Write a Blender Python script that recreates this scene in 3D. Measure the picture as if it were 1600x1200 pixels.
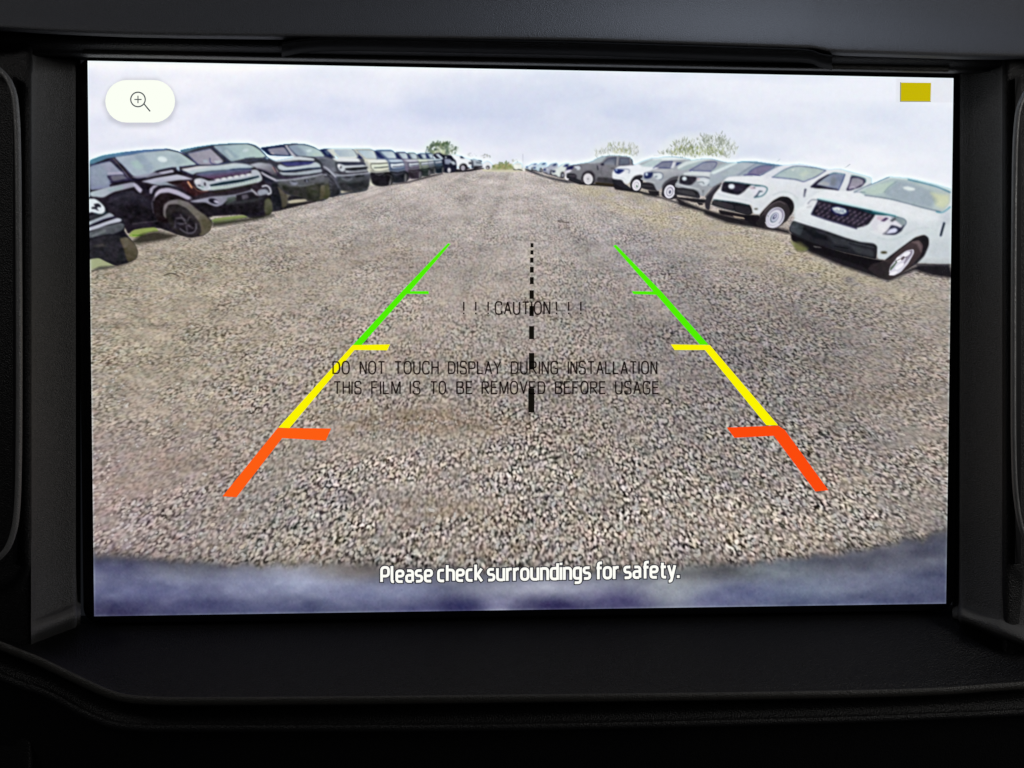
import bpy, bmesh, math, random
import numpy as np
from mathutils import Vector, Euler
# ================================================================ camera, world, lamps, exposure
scene = bpy.context.scene
for o in list(bpy.data.objects): bpy.data.objects.remove(o)
cd = bpy.data.cameras.new("camera"); cam = bpy.data.objects.new("camera", cd); scene.collection.objects.link(cam)
CAM = Vector((-0.01829309, -0.24065294, -0.00755647)); ROT = Euler((math.pi/2-0.0234273, -0.00091315, -0.04957475), 'XYZ')
cam.location = CAM; cam.rotation_euler = ROT
cd.sensor_width = 36; cd.lens = 27; cd.clip_start = .005; cd.clip_end = 20
scene.camera = cam
scene.render.resolution_x, scene.render.resolution_y = 1024, 768
wd = bpy.data.worlds.new("World"); scene.world = wd; wd.use_nodes = True
bg = wd.node_tree.nodes["Background"]; bg.inputs[0].default_value = (.55, .6, .72, 1); bg.inputs[1].default_value = .012
def lamp(name, loc, aim, sx, sy, power, col):
    l = bpy.data.lights.new(name, 'AREA'); l.shape = 'RECTANGLE'; l.size = sx; l.size_y = sy; l.energy = power; l.color = col
    o = bpy.data.objects.new(name, l); scene.collection.objects.link(o); o.location = loc
    o.rotation_euler = (Vector(aim)-Vector(loc)).to_track_quat('-Z', 'Y').to_euler(); return o
lamp("windscreen_light", (.085, -.005, .215), (.070, .0, .09), .10, .06, .185, (.74, .83, 1.))
lamp("side_window_light", (.46, -.26, .12), (-.15, .0, .0), .14, .2, .80, (1., .97, .93))
lamp("far_window_light", (-.42, -.30, .30), (.16, .0, -.05), .12, .12, .42, (1., .97, .94))
vs = scene.view_settings; vs.view_transform = 'Standard'; vs.look = 'None'; vs.exposure = 0; vs.gamma = 1; vs.use_curve_mapping = False

# ================================================================ helpers
PW, PH = .27, .16930522                         # the lit part of the display, metres
f_px = 1200.
RM = ROT.to_matrix()
def at(px, py, toward=0.):
    """point of the dashboard at picture position px, py (photo pixels), toward metres in front of the display glass"""
    d = RM @ Vector(((px-800)/f_px, -(py-600)/f_px, -1)); t = (-toward-CAM.y)/d.y
    return CAM+d*t
def to_px(X, Z):
    q = np.stack([X-CAM.x, np.full_like(X, 0.)-CAM.y, Z-CAM.z], -1) @ np.array(RM)
    return 800+f_px*q[..., 0]/-q[..., 2], 600-f_px*q[..., 1]/-q[..., 2]
MATS = {}
def emit_mat(name, col=None, attr=False, s=1.):
    m = bpy.data.materials.new(name); m.use_nodes = True; nt = m.node_tree; nt.nodes.clear()
    out = nt.nodes.new('ShaderNodeOutputMaterial'); e = nt.nodes.new('ShaderNodeEmission'); e.inputs[1].default_value = s
    g = nt.nodes.new('ShaderNodeBsdfGlossy'); g.inputs['Roughness'].default_value = .12; g.inputs['Color'].default_value = (.03, .03, .03, 1)
    a = nt.nodes.new('ShaderNodeAddShader')
    if attr:
        v = nt.nodes.new('ShaderNodeAttribute'); v.attribute_name = 'picture'; nt.links.new(v.outputs['Color'], e.inputs[0])
    else: e.inputs[0].default_value = (*lin(col), 1)
    nt.links.new(e.outputs[0], a.inputs[0]); nt.links.new(g.outputs[0], a.inputs[1]); nt.links.new(a.outputs[0], out.inputs[0]); return m
def lin(c):
    if isinstance(c, str): c = [int(c[i:i+2], 16) for i in (0, 2, 4)]
    return [((v/255+.055)/1.055)**2.4 if v > 10.3 else v/255/12.92 for v in c]
def plastic(name, col, rough, bump=.0, scale=900., spec=.5, spots=.0, coat=0.):
    m = bpy.data.materials.new(name); m.use_nodes = True; nt = m.node_tree; b = nt.nodes['Principled BSDF']
    b.inputs['Roughness'].default_value = rough; b.inputs['Specular IOR Level'].default_value = spec; b.inputs['Coat Weight'].default_value = coat
    tc = nt.nodes.new('ShaderNodeTexCoord'); n = nt.nodes.new('ShaderNodeTexNoise'); n.inputs['Scale'].default_value = scale; n.inputs['Detail'].default_value = 3; n.inputs['Roughness'].default_value = .7
    nt.links.new(tc.outputs['Object'], n.inputs['Vector'])
    cr = nt.nodes.new('ShaderNodeMapRange'); cr.inputs['From Min'].default_value = .3; cr.inputs['From Max'].default_value = .7; cr.inputs['To Min'].default_value = 1-spots; cr.inputs['To Max'].default_value = 1+spots
    nt.links.new(n.outputs[0], cr.inputs[0]); mx = nt.nodes.new('ShaderNodeVectorMath'); mx.operation = 'SCALE'; mx.inputs[0].default_value = col
    nt.links.new(cr.outputs[0], mx.inputs['Scale']); nt.links.new(mx.outputs[0], b.inputs['Base Color'])
    if bump:
        v = nt.nodes.new('ShaderNodeTexVoronoi'); v.inputs['Scale'].default_value = scale*1.3; nt.links.new(tc.outputs['Object'], v.inputs['Vector'])
        ad = nt.nodes.new('ShaderNodeMath'); ad.operation = 'ADD'; nt.links.new(n.outputs[0], ad.inputs[0]); nt.links.new(v.outputs['Distance'], ad.inputs[1])
        bp = nt.nodes.new('ShaderNodeBump'); bp.inputs['Strength'].default_value = bump; bp.inputs['Distance'].default_value = .0004
        nt.links.new(ad.outputs[0], bp.inputs['Height']); nt.links.new(bp.outputs[0], b.inputs['Normal'])
    return m
def link(o, parent=None):
    scene.collection.objects.link(o)
    if parent: o.parent = parent
    return o
def mesh(name, verts, faces, mat, parent=None, smooth=True):
    me = bpy.data.meshes.new(name); me.from_pydata([tuple(v) for v in verts], [], faces); me.update()
    if smooth: me.polygons.foreach_set('use_smooth', [True]*len(me.polygons))
    me.materials.append(mat); return link(bpy.data.objects.new(name, me), parent)
def empty(name, loc=(0, 0, 0), parent=None, **kw):
    o = bpy.data.objects.new(name, None); o.location = loc; o.empty_display_size = .02; link(o, parent)
    for k, v in kw.items(): o[k] = v
    return o
def grid(name, rows, mat, parent=None, close=False):
    """rows: list of lists of points, all the same length"""
    n, m = len(rows), len(rows[0]); V = [p for r in rows for p in r]; F = []
    for i in range(n-1):
        for j in range(m if close else m-1):
            k = (j+1) % m; F.append((i*m+j, i*m+k, (i+1)*m+k, (i+1)*m+j))
    return mesh(name, V, F, mat, parent)
def spline(ps, n=8):
    ps = [Vector(p) for p in ps]; out = []
    for i in range(len(ps)-1):
        a, b, c, d = ps[max(i-1, 0)], ps[i], ps[i+1], ps[min(i+2, len(ps)-1)]
        for k in range(n):
            t = k/n; out.append(.5*((2*b)+(c-a)*t+(2*a-5*b+4*c-d)*t*t+(3*b-a-3*c+d)*t**3))
    return out+[ps[-1]]
def tube(name, ps, r, mat, parent=None, seg=10, flat=1.):
    """a round bead along points; r radius, flat squashes it in depth"""
    rows = []
    for i, p in enumerate(ps):
        t = (ps[min(i+1, len(ps)-1)]-ps[max(i-1, 0)]).normalized(); a = Vector((0, -1, 0)); b = t.cross(a).normalized(); a = b.cross(t).normalized()
        rows.append([p+b*r*math.cos(2*math.pi*k/seg)+a*r*flat*math.sin(2*math.pi*k/seg) for k in range(seg)])
    return grid(name, rows, mat, parent, close=True)
# ---------------------------------------------------------------- the picture on the display, painted as numbers
X0, Y0, CW, CH = 126, 84, 1376, 892          # the painter's canvas
img = np.zeros((CH, CW, 3)); own = np.zeros((CH, CW), np.int16)
rng = np.random.default_rng(7)
FR = [0., 0., 1.]; OW = [0]
def fr(x, y, s): FR[:] = [x, y, s]
def hexc(c):
    if isinstance(c, str):
        return np.array([int(c[i:i+2], 16) for i in (0, 2, 4)], float)
    return np.array(c, float)
def pts(s):
    a = np.array([[float(v) for v in t.split(',')] for t in s.split()]) if isinstance(s, str) else np.array(s, float)
    return a/FR[2] + np.array(FR[:2]) - np.array([X0, Y0])
def smooth(p, closed=True, n=5):
    m = len(p); out = []
    for i in range(m if closed else m-1):
        if closed: a, b, c, d = p[i-1], p[i], p[(i+1) % m], p[(i+2) % m]
        else: a, b, c, d = p[max(i-1, 0)], p[i], p[i+1], p[min(i+2, m-1)]
        for t in np.arange(n)/n:
            out.append(.5*((2*b) + (c-a)*t + (2*a-5*b+4*c-d)*t*t + (3*b-a-3*c+d)*t**3))
    if not closed: out.append(p[-1])
    return np.array(out)
def soft(p, r=3.6):
    # rounds the corners of a closed outline without overshoot
    out = []; r = min(r, .10*max(np.ptp(p[:, 0]), np.ptp(p[:, 1])))
    for i in range(len(p)):
        a, b, c = p[i-1], p[i], p[(i+1) % len(p)]; u, v = a-b, c-b; lu, lv = np.hypot(*u)+1e-9, np.hypot(*v)+1e-9
        q0, q1 = b+u*min(.38, r/lu), b+v*min(.38, r/lv)
        for t in (0, .33, .67, 1.): out.append(q0*(1-t)**2+2*b*t*(1-t)+q1*t*t)
    return np.array(out)
def box(p, m):
    x0 = max(int(p[:, 0].min()-m), 0); x1 = min(int(p[:, 0].max()+m)+2, CW)
    y0 = max(int(p[:, 1].min()-m), 0); y1 = min(int(p[:, 1].max()+m)+2, CH)
    return x0, x1, y0, y1
def sdf(p, bx, closed):
    x0, x1, y0, y1 = bx
    X, Y = np.meshgrid(np.arange(x0, x1)+.5, np.arange(y0, y1)+.5)
    D = np.full(X.shape, 1e9); T = np.zeros(X.shape); ins = np.zeros(X.shape, bool)
    n = len(p); tot = 0.; seg = n if closed else n-1
    for i in range(seg):
        a = p[i]; b = p[(i+1) % n]; e = b-a; l2 = e@e+1e-9
        t = np.clip(((X-a[0])*e[0]+(Y-a[1])*e[1])/l2, 0, 1)
        d = np.hypot(X-a[0]-t*e[0], Y-a[1]-t*e[1])
        if not closed: T = np.where(d < D, (i+t)/seg, T)
        D = np.minimum(D, d)
        if closed:
            c = ((a[1] > Y) != (b[1] > Y))
            ins ^= c & (X < e[0]*(Y-a[1])/(e[1] if abs(e[1]) > 1e-9 else 1e-9)+a[0])
    return (np.where(ins, D, -D) if closed else D), T
def put(al, col, bx, mark):
    x0, x1, y0, y1 = bx
    img[y0:y1, x0:x1] = img[y0:y1, x0:x1]*(1-al[..., None]) + col*al[..., None]
    if mark: own[y0:y1, x0:x1] = np.where(al > .5, OW[0], own[y0:y1, x0:x1])
def P(c, s, c2=None, g=(0, 1), f=.7, sm=1, a=1., mark=0):
    """polygon; c to c2 is a gradient along g"""
    p = pts(s)
    if sm: p = soft(p)
    bx = box(p, f+1)
    if bx[1] <= bx[0] or bx[3] <= bx[2]: return
    D, _ = sdf(p, bx, True)
    al = np.clip(.5+D/(2*f), 0, 1)*a
    col = hexc(c)
    if c2 is not None:
        X, Y = np.meshgrid(np.arange(bx[0], bx[1]), np.arange(bx[2], bx[3]))
        q = p@np.array(g, float); t = ((X*g[0]+Y*g[1])-q.min())/(q.max()-q.min()+1e-9)
        t = np.clip(t, 0, 1)[..., None]; col = hexc(c)*(1-t)+hexc(c2)*t
    put(al, col, bx, mark)
def L(c, w, s, f=.6, sm=1, a=1., mark=0):
    """stroke of width w (may be a pair: start, end)"""
    p = pts(s)
    if sm and len(p) > 2: p = smooth(p, False)
    w = w if isinstance(w, tuple) else (w, w)
    bx = box(p, max(w)+f+1)
    if bx[1] <= bx[0] or bx[3] <= bx[2]: return
    D, T = sdf(p, bx, False)
    al = np.clip(.5+((w[0]*(1-T)+w[1]*T)/2-D)/(2*f), 0, 1)*a
    put(al, hexc(c), bx, mark)
def E(c, x, y, rx, ry, ang=0, f=.7, a=1., c2=None, g=(0, 1), mark=0):
    t = np.arange(28)/28*2*math.pi; ca, sa = math.cos(math.radians(ang)), math.sin(math.radians(ang))
    P(c, np.stack([x+rx*np.cos(t)*ca-ry*np.sin(t)*sa, y+rx*np.cos(t)*sa+ry*np.sin(t)*ca], 1), c2=c2, g=g, f=f, sm=0, a=a, mark=mark)
def blur(a, s):
    r = max(int(3*s+.5), 1); k = np.exp(-np.arange(-r, r+1)**2/(2*s*s)); k /= k.sum()
    for ax in (0, 1):
        pad = [(0, 0)]*a.ndim; pad[ax] = (r, r); b = np.pad(a, pad, mode='edge'); o = 0
        for i, w in enumerate(k):
            sl = [slice(None)]*a.ndim; sl[ax] = slice(i, i+a.shape[ax]); o = o + w*b[tuple(sl)]
        a = o
    return a
def noise(sx, sy, seed):
    r = np.random.default_rng(seed); gw, gh = int(CW/sx)+3, int(CH/sy)+3; g = r.standard_normal((gh, gw))
    x = np.arange(CW)/sx; y = np.arange(CH)/sy; ix = x.astype(int); iy = y.astype(int)
    fx = x-ix; fy = y-iy; fx = fx*fx*(3-2*fx); fy = fy*fy*(3-2*fy)
    a = g[iy][:, ix]*(1-fx)+g[iy][:, ix+1]*fx; b = g[iy+1][:, ix]*(1-fx)+g[iy+1][:, ix+1]*fx
    return a*(1-fy[:, None])+b*fy[:, None]
NAMES = {}
def who(i, name, label=None): OW[0] = i; NAMES[i] = (name, label)

def gravel():
    XX, YY = np.meshgrid(np.arange(CW)+X0+.5, np.arange(CH)+Y0+.5)
    yk = [262, 300, 350, 420, 480, 600, 700, 800, 900]
    # dirt: where the earth shows between the stones
    dirt = np.clip(.42+.26*noise(120, 50, 1)+.22*noise(45, 22, 2)+.12*noise(16, 9, 3), 0, 1)
    def blob(x, y, rx, ry, v, ang=0):
        ca, sa = math.cos(math.radians(ang)), math.sin(math.radians(ang))
        u = ((XX-x)*ca+(YY-y)*sa)/rx; w = (-(XX-x)*sa+(YY-y)*ca)/ry
        return v*np.exp(-(u*u+w*w))
    dirt += blob(660, 640, 240, 28, .45, -8)+blob(470, 720, 160, 28, .5, -38)+blob(640, 690, 120, 26, .45)+blob(200, 700, 130, 50, .4)
    dirt += blob(730, 420, 110, 80, .25)+blob(680, 790, 70, 26, .35)+blob(330, 480, 170, 60, .2)+blob(720, 860, 60, 14, .5)
    dirt -= blob(950, 780, 330, 90, .45)+blob(900, 620, 210, 60, .35)+blob(1150, 520, 130, 90, .35)+blob(1250, 680, 120, 120, .25)+blob(460, 600, 90, 60, .25)+blob(400, 800, 120, 60, .2)
    dirt = np.clip(dirt, 0, 1)
    tan = np.clip(.45+.25*noise(170, 80, 5)+.2*noise(60, 25, 6)+blob(300, 480, 260, 120, .5)+blob(1160, 370, 200, 34, .8, 17)+blob(640, 650, 260, 110, .25)-blob(1100, 560, 260, 120, .5)-blob(480, 780, 200, 90, .1)-blob(800, 330, 100, 70, .3), 0, 1)
    far = np.interp(YY, [262, 330, 420, 520, 640], [1, .72, .36, .16, 0])
    # right side reads darker, right under the trucks straw coloured
    dark = np.clip(blob(1130, 500, 190, 90, .36)+blob(1320, 600, 220, 200, .34)+blob(760, 830, 500, 60, .2)+blob(1000, 640, 200, 120, .15), 0, .8)
    straw = np.clip(blob(1150, 368, 240, 26, .95, 21)+blob(960, 312, 90, 12, .9, 20)+blob(1030, 345, 60, 20, .6, 30)+blob(1330, 440, 150, 30, .5, 12), 0, 1)*np.clip(.7+.5*noise(30, 8, 8)+.3*noise(12, 5, 9), 0, 1)
    lo = np.array([151, 143, 138.]); lt = np.array([172, 159, 148.]); fa = np.array([198, 189, 185.])
    soil = lo*(1-tan[..., None])+lt*tan[..., None]
    base = soil*(1-far[..., None])+fa*far[..., None]
    olive = np.clip(blob(180, 520, 260, 170, .8)+blob(330, 420, 200, 50, .4), 0, .8)[..., None]; base = base*(1-olive)+np.array([169, 158, 140.])*olive
    mud = np.clip((blob(700, 655, 150, 20, 1., 4)+blob(590, 668, 90, 14, .7)+blob(690, 800, 90, 24, .8)+blob(760, 862, 70, 12, .6)+blob(640, 560, 90, 16, .35)+blob(250, 740, 120, 26, .5, -14)+blob(620, 400, 120, 26, .45)+blob(1380, 620, 90, 12, .4))*(.42+.35*noise(22, 8, 33)), 0, .6)
    base = base*(1-mud[..., None])+np.array([152, 131, 110.])*mud[..., None]; dirt = np.clip(dirt+.45*mud, 0, 1)
    greyish = np.clip(blob(1010, 400, 120, 60, .35, 20)+blob(1120, 560, 150, 90, .2)+blob(540, 760, 120, 40, .2), 0, .7)[..., None]; base = base*(1-greyish)+np.array([138, 134, 142.])*greyish  # patches blended towards a greyish mauve
    base *= (1+.045*noise(30, 8, 12)+.035*noise(8, 4, 13))[..., None]
    def scatter(n, yk, sk, prob, seed, sgn=True, el0=1.0):
        # sparse sum of stone sized, radially drawn out spots
        r = np.random.default_rng(seed); y = 258+r.random(n)*655; y = y[r.random(n) < np.interp(y, yk, prob)]; m = len(y)
        x = X0+r.random(m)*CW; w = np.interp(y, yk, sk)*np.exp(r.normal(0, .16, m)); w2 = w*np.interp(y, yk, [.5, .5, .55, .6, .66, .74, .82, .9, .95])
        dx, dy = x-815, y-np.interp(y, [262, 500, 900], [262, 365, 430]); ang = np.arctan2(dy*np.clip((y-320)/200, 0, 1), dx); rad = np.hypot(dx, dy)
        el = 1+np.clip((rad-120)/600, 0, 1.1)*1.0*el0; hor = np.abs(np.cos(ang))
        A = (w*hor+w2*(1-hor))*el**.6; B = (w2*hor+w*(1-hor))/el**.5; ang = ang+r.normal(0, .5, m)*np.interp(rad, [0, 250, 700], [2., 1., .45])
        return x, y, A, B, ang, (np.where(r.random(m) < .24, -1., 1.) if sgn else np.ones(m))
    def splat(S, V, mode=0):
        x, y, A, B, ang, sg = S; out = np.zeros(CH*CW*(V.shape[1])).reshape(-1, V.shape[1]) if V is not None else np.zeros(CH*CW)
        for k, lo_, hi_ in ((3, 0, 1.2), (6, 1.2, 2.3), (10, 2.3, 99)):
            q = np.where((A >= lo_) & (A < hi_))[0]; o = np.arange(-k, k+1); OX, OY = np.meshgrid(o, o); OX = OX.ravel(); OY = OY.ravel()
            for c0 in range(0, len(q), 15000):
                jn = q[c0:c0+15000]; px = np.floor(x[jn]-X0)[:, None]+OX; py = np.floor(y[jn]-Y0)[:, None]+OY
                ux = px+.5-(x[jn]-X0)[:, None]; uy = py+.5-(y[jn]-Y0)[:, None]; ca, sa = np.cos(ang[jn])[:, None], np.sin(ang[jn])[:, None]
                rr = ((ux*ca+uy*sa)/A[jn][:, None])**2+((-ux*sa+uy*ca)/B[jn][:, None])**2
                ok = (rr < 9) & (px >= 0) & (px < CW) & (py >= 0) & (py < CH); I, K = np.where(ok); R_ = rr[I, K]
                f = (1-.5*R_)*np.exp(-R_/2)*sg[jn][I]; ind = (py[I, K]*CW+px[I, K]).astype(int)
                if V is None: out += np.bincount(ind, f, CH*CW)
                else:
                    f = np.exp(-R_/2)
                    for ch in range(V.shape[1]): out[:, ch] += np.bincount(ind, f*V[jn][I, ch], CH*CW)
        return out.reshape(CH, CW) if V is None else out.reshape(CH, CW, -1)
    sk = [.85, 1.1, 1.35, 1.6, 1.78, 1.92, 2.05, 2.2, 2.35]
    S = scatter(330000, yk, sk, [1, 1, 1, .9, .74, .55, .42, .33, .29], 11)
    N = splat(S, None)
    S = scatter(90000, yk, [q*1.7 for q in sk], [1, 1, .8, .5, .36, .25, .18, .15, .12], 12); N2 = splat(S, None)
    def rms(a): return a/np.sqrt(blur(a*a, 18)+1e-3)
    N = .9*rms(N-blur(N, 9))+.38*rms(N2-blur(N2, 14)); N = N-.12
    con = (.46+.70*np.clip(1.0-1.05*dirt, 0, 1))*(1-.55*np.clip(far*1.1, 0, 1))
    con *= 1-.30*np.clip((np.hypot((XX-815)*.9, YY-560)-420)/300, 0, 1)
    nearg = np.clip((YY-560)/190, 0, 1)*np.clip((XX-250)/300, .35, 1)
    pos = np.tanh(np.maximum(N, 0)*.9)*(34+36*nearg); neg = -np.tanh(np.maximum(-N, 0)**1.5*.62)*(76+16*nearg)
    lum = (pos+neg)*con*1.08*np.clip(1+.20*noise(34, 16, 95)+.10*noise(13, 8, 96), .5, 1.28)
    # wheel tracks and raked streaks that run away to the vanishing point
    an = (XX-812)/(YY-225); tr = np.zeros(XX.shape); r_ = np.random.default_rng(4); kk = r_.standard_normal(900)
    for fq, am in ((9, .5), (22, .35), (47, .25)):
        q = an*fq+400+fq*.377; q0 = np.clip(q.astype(int), 0, 898); ff = q-q0; ff = ff*ff*(3-2*ff); tr += am*(kk[q0]*(1-ff)+kk[q0+1]*ff)
    tr *= np.clip((620-YY)/330, .12, 1)*(.6+.4*noise(60, 12, 91))
    base = base*(1+.055*tr)[..., None]
    ms = len(S[0]); V = rng.normal(0, 1, (ms, 2)); C = splat(S, V); C = np.tanh(C/(np.sqrt(blur(C*C, 18))+1e-3)*.7)*1.6
    g = base+lum[..., None]*np.array([1.02, .985, .955])+(C[..., :1]*np.array([2.6, 0, -2.6])+C[..., 1:]*np.array([1.6, -1., 1.8]))*(.35+.65*con[..., None])
    # single light pebbles lying on top
    T = scatter(7500, yk, [.6, .8, 1.0, 1.2, 1.3, 1.45, 1.6, 1.8, 1.95], [.4, .7, .95, 1., 1., .95, .9, .9, .9], 14, sgn=False, el0=.5)
    keep = rng.random(len(T[0])) < (1.05-.9*dirt[np.clip((T[1]-Y0).astype(int), 0, CH-1), np.clip((T[0]-X0).astype(int), 0, CW-1)])
    T = tuple(q[keep] for q in T)
    W = splat(T, np.ones((len(T[0]), 1)))[..., 0]; W = np.clip((W-.42)*3.2, 0, 1)*(1-.6*far)
    R = np.clip(blur(W, 1.5)*1.6-W, 0, 1)
    br = np.array([214, 207, 197.])+C[..., :1]*np.array([5, 1, -5.])
    g = g*(1-.28*R[..., None]); g = g*(1-.8*W[..., None])+br*.8*W[..., None]
    g = g*(1-straw[..., None]*.62)+(np.array([192, 181, 150.])+lum[..., None]*.85)*straw[..., None]*.62
    g *= (1-.20*dark)[..., None]
    side = np.clip((430-XX)/300, 0, 1)*np.clip((YY-600)/150, 0, 1); g = g+side[..., None]*np.array([8, 1, 6.])
    g = blur(g, .5)
    return g

def paint():
    XX, YY = np.meshgrid(np.arange(CW)+X0+.5, np.arange(CH)+Y0+.5)
    who(1, 'sky')
    t = np.clip((YY-95)/165, 0, 1)[..., None]; s = np.clip((XX-140)/1350, 0, 1)[..., None]
    sky = (np.array([233, 233, 241.])*(1-s)+np.array([222, 227, 239.])*s)*(1-t)+(np.array([226, 227, 238.])*(1-s)+np.array([226, 229, 238.])*s)*t
    cl = .8*noise(210, 60, 21)+.7*noise(95, 30, 22)+.35*noise(40, 15, 23)+.15*noise(18, 9, 24); cl = blur(cl, 3)
    sky += np.array([6, 7, 8.]); sky += np.clip(cl, -1.3, 1.3)[..., None]*np.array([7.5, 6., 3.2])
    cx = np.exp(-((XX-520)/260)**2-((YY-190)/45)**2)[..., None]; sky -= cx*np.array([17, 14, 4.])
    cx = np.exp(-((XX-1000)/330)**2-((YY-180)/50)**2)[..., None]; sky -= cx*np.array([13, 11, 6.])
    cx = np.exp(-((YY-98)/14)**2)[..., None]; sky += cx*np.array([18, 16, 10.])
    img[:] = np.minimum(sky, 252); own[:] = 1
    OW[0] = 1; fr(0, 0, 1)
    for gr_, aa in ((7, .10), (4.5, .12), (2.5, .15)):  # the zoom button's soft drop shadow, painted into the sky
        P('8c8d96', [(164.5-gr_+33, 127-gr_), (273.5+gr_-33, 127-gr_), (273.5+gr_-10, 137), (273.5+gr_, 161), (273.5+gr_-10, 185+gr_*.6), (273.5+gr_-33, 194+gr_), (164.5-gr_+33, 194+gr_), (164.5-gr_+10, 185+gr_*.6), (164.5-gr_, 161), (164.5-gr_+10, 137)], f=3, a=aa)
    P('d9dbe0', '1400,121 1490,121 1490,160 1400,160', f=1.2, sm=0, a=.35)
    g = gravel()
    # the lot: its far edge bends a little, lens like
    hz = 263+((XX-800)/680)**2*48
    al = np.clip((YY-hz)/2+.5, 0, 1); img[:] = img*(1-al[..., None])+g*al[..., None]
    who(2, 'gravel_lot'); own[al > .5] = 2
    fr(0, 0, 1)
    # grass strips under the cars
    who(3, 'grass_verge', 'yellow green grass showing under the parked vehicles')
    P('bdb593', '448,316 468,310 480,312 462,320', f=1)
    # far end of the lot
    who(4, 'far_bushes', 'low olive bushes at the far end of the lot')
    P('d3cdb4', '752,264 790,262 830,262 835,266 800,269 755,268', f=1)
    P('a3a884', '768,263 770,258 778,257 790,256 800,258 806,262 806,265 768,266', f=1.2, mark=1, a=.9)
    leaves(788, 260, 19, 4, 130, ['8f9a60', '7a8850', 'a9b078', '6a7646', 'b9b98c', '5f6c42', 'c4a884'], 51, (.8, 2.2), .8)
    leaves(783, 255, 4, 2, 14, ['5f7044', '75855a'], 52, (.7, 1.5)); leaves(792, 254, 3, 2.5, 12, ['566a40', '6f8052'], 53, (.7, 1.5)); leaves(800, 258, 6, 2, 16, ['8d9b66', 'd9dcc0'], 54, (.7, 1.5))
    L('b8bac4', .8, '817,262 817,241', f=.6)
    OW[0] = 2
    for q, w_ in (('257,430 268,427 279,431', 2), ('872,346 880,347 889,348', 1.6), ('872,345 878,344', 1.), ('640,418 646,417', 1.4), ('478,397 484,396', 1.4), ('768,372 772,371', 1.2), ('1150,455 1157,457', 2), ('1295,667 1302,675 1312,682', 2.4), ('1205,652 1225,662', 2)): L('3c332e', w_, q, a=.75, f=.9)
    trees(); left_row(); right_row(); edge()
def twigs(x, y, n, h, spread, c, seed, w=.9, lean=0, mark=1, a=.6):
    r = np.random.default_rng(seed)
    for i in range(n):
        u = r.uniform(-1, 1); hh = h*(1-.45*abs(u)**2)*r.uniform(.45, 1); x0 = x+u*spread*.8; ax = x+u*spread*1.12+lean
        k = r.uniform(-3, 3)
        L(c[r.integers(len(c))], (w*1.6, w*.8), [(x0, y), ((x0+ax)/2+k, y-hh*.5), (ax+r.uniform(-3, 3), y-hh)], f=.8, a=a, mark=mark)
def leaves(x, y, rx, ry, n, c, seed, s=(1, 2.4), a=.7, mark=1):
    r = np.random.default_rng(seed)
    for i in range(n):
        q = r.uniform(0, 2*math.pi); d = math.sqrt(r.random())
        E(c[r.integers(len(c))], x+rx*d*math.cos(q), y+ry*d*math.sin(q), r.uniform(*s), r.uniform(*s)*.8, r.uniform(-80, -20), f=.8, a=a*r.uniform(.5, 1), mark=mark)
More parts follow.
